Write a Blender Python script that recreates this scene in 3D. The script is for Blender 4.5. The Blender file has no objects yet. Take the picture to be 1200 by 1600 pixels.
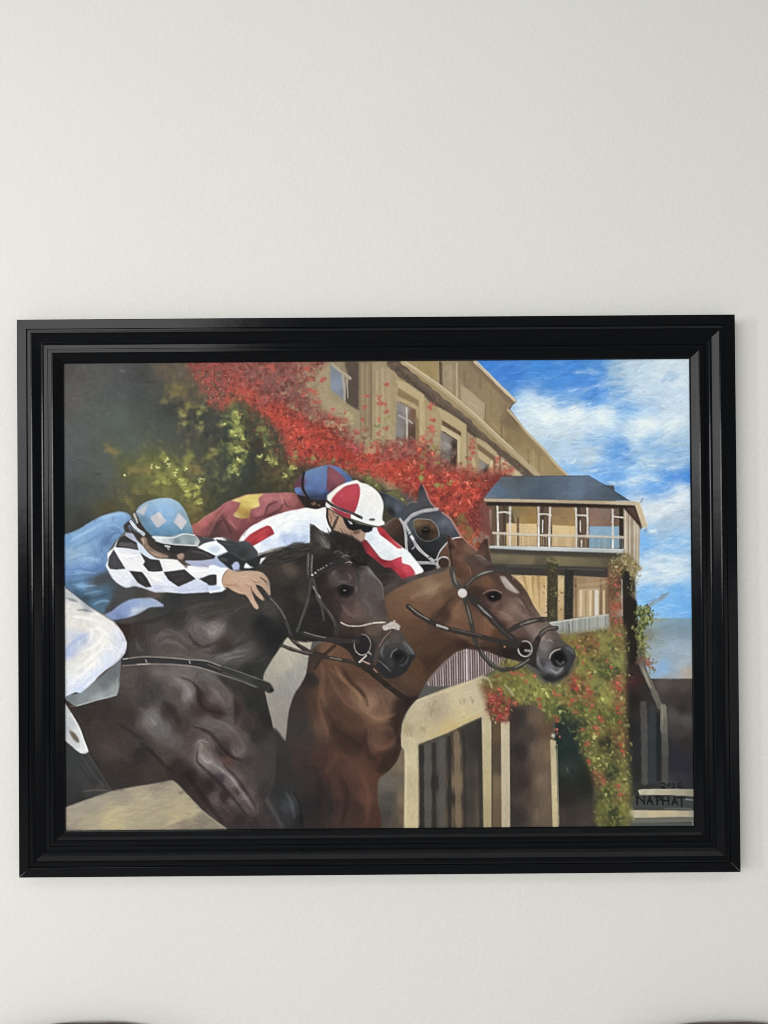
import bpy, bmesh, math
import numpy as np
from mathutils import Matrix, Vector

# ---------------------------------------------------------------- camera, world, light, exposure
scene = bpy.context.scene
col = scene.collection
ZB = 1.10                      # underside of the frame above the floor
FW, FH = 1.35, 1.04545         # outer size of the frame
FD = 0.042                     # how far the frame stands off the wall
INS = 0.0795                   # width of the moulding
CANVAS_Y = -0.020

cam_d = bpy.data.cameras.new('camera')
cam = bpy.data.objects.new('camera', cam_d)
col.objects.link(cam)
scene.camera = cam
cam_d.sensor_fit = 'HORIZONTAL'
cam_d.sensor_width = 36.0
cam_d.lens = 36.0 * 1298.0 / 1200.0
cam_d.clip_start = 0.05
cam_d.clip_end = 60.0
_p, _y, _r = 0.00725622, -0.00083859, 0.00753449
_M = Matrix.Rotation(_y, 3, 'Z') @ Matrix.Rotation(_p, 3, 'X') @ Matrix.Rotation(_r, 3, 'Y')
_rt, _fw, _up = _M.col[0], _M.col[1], _M.col[2]
_m4 = Matrix.Identity(4)
for _i in range(3):
    _m4[_i][0], _m4[_i][1], _m4[_i][2] = _rt[_i], _up[_i], -_fw[_i]
_m4.translation = Vector((0.01118, -1.60034, ZB + 0.66752))
cam.matrix_world = _m4

world = bpy.data.worlds.new('World')
scene.world = world
world.use_nodes = True
_bg = world.node_tree.nodes['Background']
_bg.inputs['Color'].default_value = (1.0, 1.0, 0.99, 1)
_bg.inputs['Strength'].default_value = 0.27

def area_light(name, loc, aim, sx, sy, watts, colour):
    d = bpy.data.lights.new(name, 'AREA')
    d.shape = 'RECTANGLE'; d.size = sx; d.size_y = sy; d.energy = watts; d.color = colour
    o = bpy.data.objects.new(name, d)
    col.objects.link(o)
    o.location = loc
    o.rotation_euler = (Vector(aim) - Vector(loc)).to_track_quat('-Z', 'Y').to_euler()
    return o
area_light('window_light', (-3.7, -6.6, 3.05), (0.0, 0.0, 1.7), 4.4, 2.6, 275, (1.0, 1.0, 0.985))
area_light('side_window_light', (-3.5, -2.9, 1.9), (0.2, 0.0, 1.6), 0.35, 1.1, 38, (1.0, 1.0, 1.0))
area_light('ceiling_bounce_light', (0.0, -2.3, 2.96), (0.0, -2.3, 0.0), 4.2, 0.8, 20, (1.0, 0.995, 0.97))
area_light('room_fill_light', (1.6, -4.6, 0.7), (0.2, 0.0, 1.4), 4.2, 1.3, 18, (1.0, 0.995, 0.97))  # added fill lamp, no seen source; lifts the right side and bottom

scene.view_settings.view_transform = 'Standard'
scene.view_settings.look = 'None'
scene.view_settings.exposure = 0.10
scene.view_settings.gamma = 1.0
scene.view_settings.use_curve_mapping = False
scene.cycles.use_denoising = True
scene.cycles.max_bounces = 8
scene.cycles.filter_width = 1.0

# ---------------------------------------------------------------- small helpers
def tag(o, label=None, cat=None, group=None, kind=None):
    for k, v in (('label', label), ('category', cat), ('group', group), ('kind', kind)):
        if v:
            o[k] = v
    return o

def obj(name, verts, faces, mat, parent=None, smooth=False):
    me = bpy.data.meshes.new(name)
    me.from_pydata(verts, [], faces)
    me.materials.append(mat)
    if smooth:
        me.polygons.foreach_set('use_smooth', [True] * len(me.polygons))
    me.update()
    o = bpy.data.objects.new(name, me)
    col.objects.link(o)
    o.parent = parent
    return o

def empty(name, loc):
    o = bpy.data.objects.new(name, None)
    col.objects.link(o)
    o.location = loc
    o.empty_display_size = 0.05
    return o

def material(name):
    m = bpy.data.materials.new(name)
    m.use_nodes = True
    nt = m.node_tree
    return m, nt, nt.nodes['Principled BSDF']

def node(nt, kind, **inp):
    n = nt.nodes.new(kind)
    for k, v in inp.items():
        n.inputs[k.replace('_', ' ')].default_value = v
    return n

# ---------------------------------------------------------------- wall and floor
def wall_material():
    m, nt, b = material('matt_wall_paint')
    tc = nt.nodes.new('ShaderNodeTexCoord')
    big = node(nt, 'ShaderNodeTexNoise', Scale=1.3, Detail=3.0)
    ramp = nt.nodes.new('ShaderNodeValToRGB')
    ramp.color_ramp.elements[0].position = 0.3
    ramp.color_ramp.elements[0].color = (0.728, 0.722, 0.684, 1)
    ramp.color_ramp.elements[1].position = 0.7
    ramp.color_ramp.elements[1].color = (0.752, 0.746, 0.708, 1)
    fine = node(nt, 'ShaderNodeTexNoise', Scale=420.0, Detail=3.0, Roughness=0.6)
    mid = node(nt, 'ShaderNodeTexNoise', Scale=90.0, Detail=2.0)
    add = nt.nodes.new('ShaderNodeMath'); add.operation = 'ADD'
    bump = node(nt, 'ShaderNodeBump', Strength=0.45, Distance=0.0016)
    for n in (big, fine, mid):
        nt.links.new(tc.outputs['Object'], n.inputs['Vector'])
    nt.links.new(big.outputs['Fac'], ramp.inputs['Fac'])
    nt.links.new(ramp.outputs['Color'], b.inputs['Base Color'])
    nt.links.new(fine.outputs['Fac'], add.inputs[0])
    nt.links.new(mid.outputs['Fac'], add.inputs[1])
    nt.links.new(add.outputs[0], bump.inputs['Height'])
    nt.links.new(bump.outputs['Normal'], b.inputs['Normal'])
    b.inputs['Roughness'].default_value = 0.62
    b.inputs['Specular IOR Level'].default_value = 0.3
    return m

def box(x0, x1, y0, y1, z0, z1):
    v = [(x, y, z) for x in (x0, x1) for y in (y0, y1) for z in (z0, z1)]
    f = [(0, 1, 3, 2), (4, 6, 7, 5), (0, 4, 5, 1), (2, 3, 7, 6), (0, 2, 6, 4), (1, 5, 7, 3)]
    return v, f

tag(obj('wall', *box(-2.4, 2.4, 0.0, 0.12, -0.02, 3.0), wall_material()), kind='structure')

def floor_material():
    m, nt, b = material('pale_floor')
    n = node(nt, 'ShaderNodeTexNoise', Scale=30.0, Detail=4.0)
    r = nt.nodes.new('ShaderNodeValToRGB')
    r.color_ramp.elements[0].color = (0.50, 0.49, 0.46, 1)
    r.color_ramp.elements[1].color = (0.58, 0.57, 0.54, 1)
    nt.links.new(n.outputs['Fac'], r.inputs['Fac'])
    nt.links.new(r.outputs['Color'], b.inputs['Base Color'])
    b.inputs['Roughness'].default_value = 0.6
    return m
tag(obj('floor', *box(-2.4, 2.4, -5.5, -0.002, -0.05, 0.0), floor_material()), kind='structure')

# ---------------------------------------------------------------- the framed painting
painting = empty('framed_painting', (0, 0, ZB))
tag(painting, 'large oil painting of racing horses in a stepped glossy black frame', 'painting')

def lacquer():
    m, nt, b = material('black_lacquer')
    tc = nt.nodes.new('ShaderNodeTexCoord')
    n1 = node(nt, 'ShaderNodeTexNoise', Scale=9.0, Detail=5.0, Roughness=0.6)
    mr = node(nt, 'ShaderNodeMapRange')
    mr.inputs['To Min'].default_value = 0.10
    mr.inputs['To Max'].default_value = 0.24
    n2 = node(nt, 'ShaderNodeTexNoise', Scale=38.0, Detail=3.0)
    n3 = node(nt, 'ShaderNodeTexNoise', Scale=260.0, Detail=2.0)
    gt = nt.nodes.new('ShaderNodeMapRange')          # specks of dust
    gt.inputs['From Min'].default_value = 0.74
    gt.inputs['From Max'].default_value = 0.86
    mix = nt.nodes.new('ShaderNodeMix'); mix.data_type = 'RGBA'
    mix.inputs['A'].default_value = (0.0018, 0.0024, 0.0036, 1)
    mix.inputs['B'].default_value = (0.02, 0.021, 0.023, 1)
    bump = node(nt, 'ShaderNodeBump', Strength=0.10, Distance=0.002)
    for n in (n1, n2, n3):
        nt.links.new(tc.outputs['Object'], n.inputs['Vector'])
    nt.links.new(n1.outputs['Fac'], mr.inputs['Value'])
    nt.links.new(mr.outputs['Result'], b.inputs['Roughness'])
    nt.links.new(n3.outputs['Fac'], gt.inputs['Value'])
    nt.links.new(gt.outputs['Result'], mix.inputs['Factor'])
    nt.links.new(mix.outputs['Result'], b.inputs['Base Color'])
    nt.links.new(n2.outputs['Fac'], bump.inputs['Height'])
    nt.links.new(bump.outputs['Normal'], b.inputs['Normal'])
    b.inputs['Specular IOR Level'].default_value = 0.125
    return m
LACQUER = lacquer()

def arc(cx, cy, r, a0, a1, n=5):
    return [(cx + r * math.cos(math.radians(a0 + (a1 - a0) * i / n)), cy + r * math.sin(math.radians(a0 + (a1 - a0) * i / n))) for i in range(n + 1)]
# section of the moulding in mm: s from the outer edge inwards, h off the wall
PROFILE = ([(0, 1.0), (0, 40.8)] + arc(1.2, 40.8, 1.2, 180, 90, 4) + [(17.6, 42.0)] + arc(17.6, 41.3, 0.7, 90, 0, 3) +
           [(18.5, 39.2), (20.6, 39.0), (21.0, 39.9), (25.0, 40.1), (25.3, 40.5), (27.8, 41.0), (29.7, 39.5),
            (33.0, 37.6), (37.0, 35.2), (40.8, 32.7), (42.0, 32.5), (42.4, 33.0), (45.0, 33.5), (46.8, 32.1), (53.6, 32.0),
            (54.2, 30.6), (56.2, 30.6), (56.8, 31.8), (60.6, 31.9), (61.0, 32.3), (63.6, 32.8), (65.6, 31.3),
            (70.0, 28.6), (74.0, 26.0), (77.4, 23.8), (78.8, 23.5)] + arc(78.8, 22.8, 0.7, 90, 0, 3) +
           [(79.5, 20.7), (68.0, 20.7), (68.0, 1.0)])

def rail(length, place):
    """one mitred length of moulding; place(t, s, h) -> xyz, t along the rail"""
    v, f = [], []
    n = len(PROFILE)
    for end in (0, 1):
        for s, h in PROFILE:
            s_, h_ = s / 1000, h / 1000
            t = s_ + 0.0002 if end == 0 else length - s_ - 0.0002
            v.append(place(t, s_, h_))
    for i in range(n):
        j = (i + 1) % n
        f.append((i, j, n + j, n + i))
    f.append(tuple(range(n)))
    f.append(tuple(range(2 * n - 1, n - 1, -1)))
    o = obj('rail', v, f, LACQUER, painting)
    bm = bmesh.new(); bm.from_mesh(o.data)
    bmesh.ops.recalc_face_normals(bm, faces=bm.faces)
    bm.to_mesh(o.data); bm.free()
    return o
rail(FW, lambda t, s, h: (-FW / 2 + t, -h, FH - s))
rail(FW, lambda t, s, h: (-FW / 2 + t, -h, s))
rail(FH, lambda t, s, h: (-FW / 2 + s, -h, t))
rail(FH, lambda t, s, h: (FW / 2 - s, -h, t))

# ---------------------------------------------------------------- paint engine
# The oil painting is brushed, layer over layer, into a colour field and an impasto height field
# (numpy); both end up on the canvas mesh as colour attribute and real relief.
PX, PY, PW, PH = 90, 552, 1004, 760            # painted area, in painting units
rng = np.random.default_rng(7)
INK = np.zeros((PH, PW, 3), np.float32)
IMP = np.zeros((PH, PW), np.float32)
_fr = [0.0, 0.0, 1.0]
NZ1 = NZ4 = None
CLIP = None

def fr(x, y, s):
    _fr[0], _fr[1], _fr[2] = x, y, s

def T(p):
    """'x,y x,y' in the current frame -> Nx2 in field coordinates"""
    if isinstance(p, str):
        p = [tuple(map(float, q.split(','))) for q in p.split()]
    a = np.array(p, np.float64)
    return np.stack([_fr[0] + a[:, 0] / _fr[2] - PX, _fr[1] + a[:, 1] / _fr[2] - PY], 1)

PIG = [1.0, 0.0]
def hexc(h):
    return np.minimum(np.array([int(h[i:i + 2], 16) for i in (0, 2, 4)], np.float32) / 255 * PIG[0] + PIG[1], 1.0)

def spline(a, closed, step=4.0):
    n = len(a)
    if n < 3:
        return a
    out = []
    rg = range(n) if closed else range(n - 1)
    for i in rg:
        p1, p2 = a[i], a[(i + 1) % n]
        p0 = a[i - 1] if (closed or i > 0) else 2 * p1 - p2
        p3 = a[(i + 2) % n] if (closed or i + 2 < n) else 2 * p2 - p1
        d = np.hypot(*(p2 - p1))
        k = max(1, int(d / step))
        t = (np.arange(k) / k)[:, None]
        t1 = 0.38
        m1 = (p2 - p0) * t1
        m2 = (p3 - p1) * t1
        out.append((2 * t**3 - 3 * t**2 + 1) * p1 + (t**3 - 2 * t**2 + t) * m1 + (-2 * t**3 + 3 * t**2) * p2 + (t**3 - t**2) * m2)
    if not closed:
        out.append(a[-1:])
    return np.concatenate(out)

def blur(m, s):
    if s <= 0:
        return m
    r = int(3 * s + 1)
    k = np.exp(-0.5 * (np.arange(-r, r + 1) / s) ** 2)
    k /= k.sum()
    pad = [(r, r), (0, 0)] + [(0, 0)] * (m.ndim - 2)
    p = np.pad(m, pad, mode='edge')
    o = np.zeros(m.shape, np.float32)
    for i, w in enumerate(k):
        o += np.float32(w) * p[i:i + m.shape[0]]
    pad = [(0, 0), (r, r)] + [(0, 0)] * (m.ndim - 2)
    p = np.pad(o, pad, mode='edge')
    o = np.zeros(m.shape, np.float32)
    for i, w in enumerate(k):
        o += np.float32(w) * p[:, i:i + m.shape[1]]
    return o

def raster(a, soft=0.0):
    """anti-aliased coverage of a closed outline: (y0, x0, mask)"""
    pad = int(3 * soft + 2)
    x0 = max(0, int(a[:, 0].min()) - pad); x1 = min(PW, int(a[:, 0].max()) + pad + 2)
    y0 = max(0, int(a[:, 1].min()) - pad); y1 = min(PH, int(a[:, 1].max()) + pad + 2)
    if x1 <= x0 or y1 <= y0:
        return None
    h, w = y1 - y0, x1 - x0
    m = np.zeros((h, w + 1), np.float32)
    b = np.roll(a, -1, 0)
    ay, by, ax, bx = a[:, 1], b[:, 1], a[:, 0], b[:, 0]
    SS = 3
    for j in range(h * SS):
        y = y0 + (j + 0.5) / SS
        hit = (ay <= y) != (by <= y)
        if not hit.any():
            continue
        xs = np.sort(ax[hit] + (y - ay[hit]) / (by[hit] - ay[hit]) * (bx[hit] - ax[hit])) - x0
        row = m[j // SS]
        for q in range(0, len(xs) - 1, 2):
            l, r = min(max(xs[q], 0), w), min(max(xs[q + 1], 0), w)
            if r <= l:
                continue
            il, ir = int(l), int(r)
            if il == ir:
                row[il] += (r - l) / SS
            else:
                row[il] += (il + 1 - l) / SS
                row[il + 1:ir] += 1.0 / SS
                row[ir] += (r - ir) / SS
    m = np.clip(m[:, :w], 0, 1)
    if soft > 0:
        m = blur(m, soft)
    return y0, x0, m

def put(y0, x0, m, col, a=1.0, hgt=None):
    h, w = m.shape
    if CLIP is not None:
        m = m * CLIP[y0:y0 + h, x0:x0 + w]
    m = m * a
    t = INK[y0:y0 + h, x0:x0 + w]
    t += (col - t) * m[..., None]
    if hgt is not None:
        z = IMP[y0:y0 + h, x0:x0 + w]
        z += (hgt - z) * m

def F(col, pts, soft=0.5, sm=1, a=1.0, st=0):
    """flat filled shape; st = brush stroke length laid over it afterwards"""
    p = T(pts)
    if sm:
        p = spline(p, True)
    r = raster(p, soft)
    if r is None:
        return None
    put(r[0], r[1], r[2], hexc(col), a)
    full = np.zeros((PH, PW), np.float32)
    full[r[0]:r[0] + r[2].shape[0], r[1]:r[1] + r[2].shape[1]] = r[2]
    if st:
        BR(full, st)
    return full

def CP(s):
    """'x,y,hex ...' in the current frame -> list of (x, y, colour)"""
    o = []
    for q in s.split():
        x, y, c = q.split(',')
        v = T([(float(x), float(y))])[0]
        o.append((v[0], v[1], hexc(c)))
    return o

def field(y0, x0, h, w, cps, k=7.0, pw=1.7):
    yy, xx = np.mgrid[y0:y0 + h, x0:x0 + w].astype(np.float32)
    num = np.zeros((h, w, 3), np.float32); den = np.zeros((h, w), np.float32)
    for x, y, c in cps:
        wt = ((xx - x) ** 2 + (yy - y) ** 2 + k * k) ** (-pw)
        wt = wt * 1e4
        num += wt[..., None] * c; den += wt
    return num / den[..., None]

def SH(pts, cps, soft=0.6, sm=1, k=7.0, pw=1.7, st=0, a=1.0, n=1.0):
    """shape modelled by colour spots that run into each other"""
    p = pts if isinstance(pts, np.ndarray) else T(pts)
    if sm:
        p = spline(p, True)
    r = raster(p, soft)
    if isinstance(cps, str):
        cps = CP(cps)
    y0, x0, m = r
    put(y0, x0, m, field(y0, x0, m.shape[0], m.shape[1], cps, k, pw), a)
    full = np.zeros((PH, PW), np.float32)
    full[y0:y0 + m.shape[0], x0:x0 + m.shape[1]] = m
    if st:
        BR(full, st, n=n)
    return full

def S(col, w, pts, a=1.0, soft=0.7, taper=0.0, hgt=0.0, sm=1):
    """brush line of width w (frame units); taper 1 = pointed at both ends, 2 = pointed at the end"""
    p = T(pts)
    if sm:
        p = spline(p, False, 3.0)
    w = w / _fr[2] / 2
    n = len(p)
    t = np.linspace(0, 1, n)
    if taper == 1:
        ws = w * np.maximum(np.sin(np.pi * t) ** 0.6, 0.12)
    elif taper == 2:
        ws = w * np.maximum((1 - t) ** 0.7, 0.12)
    else:
        ws = np.full(n, w)
    ws = ws * (1 + 0.10 * np.sin(t * n * 0.9 + rng.random() * 6))
    pad = w + 3 + soft * 2
    x0 = max(0, int(p[:, 0].min() - pad)); x1 = min(PW, int(p[:, 0].max() + pad + 1))
    y0 = max(0, int(p[:, 1].min() - pad)); y1 = min(PH, int(p[:, 1].max() + pad + 1))
    if x1 <= x0 or y1 <= y0:
        return
    yy, xx = np.mgrid[y0:y1, x0:x1].astype(np.float32)
    best = np.full(xx.shape, 1e9, np.float32)
    for i in range(n - 1):
        ax, ay = p[i]; bx, by = p[i + 1]
        dx, dy = bx - ax, by - ay
        L = dx * dx + dy * dy + 1e-9
        u = np.clip(((xx - ax) * dx + (yy - ay) * dy) / L, 0, 1)
        d = np.hypot(xx - ax - u * dx, yy - ay - u * dy) - (ws[i] + u * (ws[i + 1] - ws[i]))
        np.minimum(best, d, out=best)
    global NZ1, NZ4
    if NZ1 is None:
        q = rng.random((PH, PW)).astype(np.float32)
        NZ1 = blur(q, 1.1); NZ1 = (NZ1 - NZ1.mean()) / NZ1.std()
        NZ4 = blur(rng.random((PH, PW)).astype(np.float32), 3.5); NZ4 = (NZ4 - NZ4.mean()) / NZ4.std()
    n1, n4 = NZ1[y0:y1, x0:x1], NZ4[y0:y1, x0:x1]
    best = best + np.clip(n4 * 0.08 * min(1.6, w) + n1 * 0.07, -0.5, 0.5)
    m = np.clip(0.5 - best / (2 * max(soft, 0.5)), 0, 1)
    m = m * m * (3 - 2 * m)
    m = m * np.clip(0.95 + 0.07 * n1 + 0.04 * n4, 0.5, 1)
    c = hexc(col)
    put(y0, x0, m.astype(np.float32), c, a, hgt if hgt else None)

def SS(col, w, lines, **k):
    for l in lines.split('|'):
        S(col, w, l.strip(), **k)

def E(col, x, y, rx, ry, ang=0, a=1.0, soft=0.6):
    t = np.linspace(0, 2 * np.pi, 28, endpoint=False)
    c, s = math.cos(math.radians(ang)), math.sin(math.radians(ang))
    q = np.stack([x + rx * np.cos(t) * c - ry * np.sin(t) * s, y + rx * np.cos(t) * s + ry * np.sin(t) * c], 1)
    F(col, q, soft=soft, sm=0, a=a)

def ARC(col, w, x, y, rx, ry, a0, a1, **k):
    t = np.radians(np.linspace(a0, a1, 16))
    S(col, w, np.stack([x + rx * np.cos(t), y + ry * np.sin(t)], 1), **k)

_stamps = {}
def stamp(L, W, ang, v):
    """a dab of the brush: coverage and bristle ridges"""
    key = (int(L), int(W * 2), int(ang) % 180, v)
    if key in _stamps:
        return _stamps[key]
    r = int(L / 2 + 2)
    yy, xx = np.mgrid[-r:r + 1, -r:r + 1].astype(np.float32)
    c, s = math.cos(math.radians(ang)), math.sin(math.radians(ang))
    rs = np.random.default_rng(v * 31 + 5)
    u = (xx * c + yy * s) / (L / 2); q = (-xx * s + yy * c)
    q = q + (rs.random() - 0.5) * 0.5 * W * u * u
    q = q / (W / 2)
    if W > 0.5 * L:
        m = np.clip((1 - np.sqrt(u * u + q * q)) * max(1.5, L / 3.5), 0, 1)
    else:
        m = np.clip((1 - np.abs(u)) * 3, 0, 1) * np.clip((1 - np.abs(q)) * max(1.2, W / 2), 0, 1)
    ph = rs.random(4) * 6
    br = 0.5 + 0.25 * np.sin(q * 5 + ph[0]) + 0.25 * np.sin(q * 9 + ph[1] + u)
    m = m * (0.65 + 0.35 * br)
    _stamps[key] = (r, m.astype(np.float32), br.astype(np.float32))
    return _stamps[key]

def dab(x, y, L, W, ang, col, a=0.8, hg=0.5, mask=None):
    ang = int(round(ang / 12.0)) * 12
    r, m, br = stamp(max(2, L), max(1, W), ang, int(rng.integers(0, 5)))
    xi, yi = int(x), int(y)
    x0, x1, y0, y1 = xi - r, xi + r + 1, yi - r, yi + r + 1
    sx, sy = max(0, -x0), max(0, -y0)
    ex, ey = m.shape[1] - max(0, x1 - PW), m.shape[0] - max(0, y1 - PH)
    if ex <= sx or ey <= sy:
        return
    x0, y0 = max(0, x0), max(0, y0)
    mm = m[sy:ey, sx:ex] * a
    b = br[sy:ey, sx:ex]
    h, w = mm.shape
    if mask is not None:
        mm = mm * mask[y0:y0 + h, x0:x0 + w]
    if CLIP is not None:
        mm = mm * CLIP[y0:y0 + h, x0:x0 + w]
    t = INK[y0:y0 + h, x0:x0 + w]
    cc = col * (1 + 0.10 * (b - 0.5))[..., None]
    t += (cc - t) * mm[..., None]
    z = IMP[y0:y0 + h, x0:x0 + w]
    z += (hg * (0.35 + b) - z) * mm

def BR(mask, L=14, W=None, n=1.0, jit=0.045, a=0.6, ang=None, hg=0.28, spread=14):
    """go over an area with the brush, following its forms"""
    W = W or max(2.2, L * 0.26)
    ys, xs = np.nonzero(mask > 0.3)
    if len(ys) < 6:
        return
    y0, y1, x0, x1 = ys.min(), ys.max() + 1, xs.min(), xs.max() + 1
    sub = INK[y0:y1, x0:x1]
    lum = blur(np.ascontiguousarray(sub.mean(2)), 3.0)
    gy, gx = np.gradient(lum) if min(lum.shape) > 2 else (lum * 0, lum * 0)
    gy, gx = blur(gy, 3), blur(gx, 3)
    src = sub.copy()
    cnt = int(n * 2.2 * len(ys) / (L * W))
    idx = rng.integers(0, len(ys), cnt)
    for i in idx:
        y, x = ys[i], xs[i]
        c = src[y - y0, x - x0]
        if ang is None:
            th = math.degrees(math.atan2(gx[y - y0, x - x0], -gy[y - y0, x - x0] + 1e-7))
        else:
            th = ang(x + PX, y + PY) if callable(ang) else ang
        th += rng.normal() * spread
        c = c * (1 + rng.normal() * jit) + rng.normal(size=3) * jit * 0.12
        dab(x, y, L * (0.6 + 0.8 * rng.random()), W * (0.7 + 0.6 * rng.random()), th, np.clip(c, 0, 1).astype(np.float32), a, hg * (0.5 + rng.random()), mask)

def LEAF(pts, cols, n, L, W, ang=None, spread=90, a=0.85, hg=0.7, sm=1, soft=3, dens=None, mask=None):
    """loose leaf touches scattered over an area"""
    if mask is None:
        p = T(pts)
        if sm:
            p = spline(p, True)
        r = raster(p, soft)
        y0, x0, m = r
    else:
        y0, x0, m = 0, 0, mask
    cols = [hexc(c) for c in cols.split()]
    ys, xs = np.nonzero(m > 0.05)
    wt = m[ys, xs].astype(np.float64)
    if dens is not None:
        wt = wt * np.maximum(dens(xs + x0 + PX, ys + y0 + PY), 0)
    wt /= wt.sum()
    for i in rng.choice(len(ys), n, p=wt):
        c = cols[rng.integers(0, len(cols))] * (1 + 0.09 * rng.normal())
        if W / L > 0.35:
            W = max(W, 0.62 * L)
        dab(xs[i] + x0, ys[i] + y0, L * (0.6 + 0.8 * rng.random()), W * (0.7 + 0.6 * rng.random()),
            (ang if ang is not None else 0) + rng.normal() * spread, np.clip(c, 0, 1).astype(np.float32), a, hg * (0.4 + rng.random()))

def SPOT(col, pts, L, W, ang=0, n=4, r=None, a=0.85, hg=0.9, jit=0.08, spread=40):
    """a few loaded touches round each given point"""
    for x, y in T(pts):
        for _ in range(n):
            rr = (r if r is not None else L) / 2
            c = np.clip(hexc(col) * (1 + jit * rng.normal()), 0, 1)
            W = max(W, 0.55 * L)
            dab(x + rng.normal() * rr * 0.6, y + rng.normal() * rr * 0.6, L * (0.6 + 0.7 * rng.random()), W * (0.7 + 0.6 * rng.random()), ang + rng.normal() * spread, c.astype(np.float32), a, hg)

def WISP(col, ln, w, n=None, a=0.16):
    """dry-brush streak: many hair strokes along a line"""
    p = spline(T(ln), False, 2.0)
    w = w / _fr[2]
    L = np.hypot(*(p[-1] - p[0]))
    for _ in range(n or int(12 + L * 0.8)):
        i = int(rng.integers(0, len(p) - 1))
        d = p[min(i + 2, len(p) - 1)] - p[max(i - 2, 0)]
        th = math.degrees(math.atan2(d[1], d[0])) + rng.normal() * 7
        t = i / max(1, len(p) - 1)
        ww = w * (0.25 + math.sin(math.pi * t))
        o = rng.normal() * 0.5 * ww
        c = np.clip(hexc(col) * (1 + 0.03 * rng.normal()), 0, 1)
        dab(p[i][0] - o * math.sin(math.radians(th)), p[i][1] + o * math.cos(math.radians(th)), 7 + 13 * rng.random(), 1.5 + 1.8 * rng.random(), th, c.astype(np.float32), a, 0.8)

def WET(mask, s=1.0, a=0.8):
    """wet paint run together: soften an area"""
    ys, xs = np.nonzero(mask > 0.02)
    y0, y1, x0, x1 = max(0, ys.min() - 6), ys.max() + 7, max(0, xs.min() - 6), xs.max() + 7
    t = INK[y0:y1, x0:x1]
    t += (blur(np.ascontiguousarray(t), s) - t) * (mask[y0:y1, x0:x1] * a)[..., None]
# ---------------------------------------------------------------- the picture, back to front
INK[:] = hexc('4a4a46')
# --- sky
fr(0, 0, 1)
sky_cp = CP('735,565,2f6fc6 760,575,2a6cc8 800,590,2a68c4 850,575,2f74cc 900,580,2c6fc8 935,572,3d7dca 962,574,8fb0cc 990,575,a9c3d6 1040,580,bfd3e0 1070,570,c4d6e2 870,600,3577cc 920,602,3474cc 966,602,86abd2 1000,610,b1c8dc 1050,622,b4cbe0 '
            '790,615,3b78c6 815,632,a9c6e0 830,642,c8d9e4 860,652,dfe8ec 900,650,d5e2ea 940,650,d3e2ec 880,625,5d93d2 930,622,4080cf 980,640,6f9fd4 1015,642,8cb0d8 1060,645,b9d0e2 1010,662,dce7ec 1050,660,c8dbe6 990,682,c2d8e6 '
            '840,672,b9ccd8 870,672,bfd3df 900,682,b0c7da 860,692,9db9d2 930,690,7ba5d6 970,702,4f8ad2 1020,698,6d9bd0 1060,690,86a8ca 880,710,94b2d2 920,715,a5bdd0 955,722,5a90d2 1010,722,87a9c8 1060,722,7ca2cc 890,732,6f9fd6 940,737,5f96da '
            '1000,747,8fb8e4 1045,752,3f80d6 1072,748,2f72ce 961,752,4d8ad4 1020,765,4f8ddb 1064,768,c9d8e4 1058,785,d2dce4 1025,798,ced8e0 1000,800,bccbd8 1068,805,a9c0d6 1040,825,9db8d2 1000,850,5f9bdc 1050,850,6aa2de 1020,880,a6c4de '
            '1050,885,b9cfde 1000,900,c3d5e2 1040,905,b5cde0 1010,930,69a3de 1050,925,5f9fe2 1065,950,5a9be0 1030,960,6ba3dc')
sky_cp = [(x, y, c * np.array([1.08, 1.09, 1.05], np.float32) + np.array([0.016, 0, 0], np.float32) if c[2] - c[0] > 0.24 else c) for x, y, c in sky_cp]
m = m_sky = SH('700,550 1092,550 1092,972 980,972 960,760 850,760', sky_cp, sm=0, k=6, pw=1.9)
BR(m, 26, 5, n=1.5, jit=0.03, a=0.55, ang=lambda x, y: -12 + 14 * math.sin(x * 0.021 + y * 0.05), hg=0.5, spread=16)
BR(m, 16, 3, n=1.2, jit=0.07, a=0.42, ang=lambda x, y: -10 + 25 * math.sin(x * 0.03 + y * 0.043), hg=0.7, spread=24)
fr(0, 0, 1)
for q, n in (('810,632 860,625 960,640 1078,640 1078,690 1000,690 900,680 830,668', 260), ('960,565 1078,565 1078,640 1000,625', 130), ('1000,770 1078,755 1078,800 1005,812', 90), ('1000,870 1078,870 1078,910 995,912', 110), ('870,700 960,690 1070,715 1060,735 900,735', 110)):
    LEAF(q, 'e6edf0 d3e0ea c2d4e2 b0c6da', n, 17, 3.0, ang=-8, spread=22, a=0.28, hg=0.9, soft=6)
LEAF('745,566 950,566 950,620 800,620', '2f6ec4 3f80d0 2560b8 5590d4', 160, 18, 3.4, ang=-8, spread=18, a=0.28, hg=0.7, soft=4)
LEAF('930,690 1078,690 1078,770 960,760', '4d8ad2 3a7acc 6fa0d8', 110, 16, 3, ang=-8, spread=20, a=0.26, hg=0.7, soft=6)
LEAF('1000,835 1078,835 1078,965 1000,965', '4f93de 6aa6e4 8fbce6 5a9be0', 160, 15, 3, ang=-4, spread=14, a=0.28, hg=0.7, soft=4)
fr(840, 560, 4.8)
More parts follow.
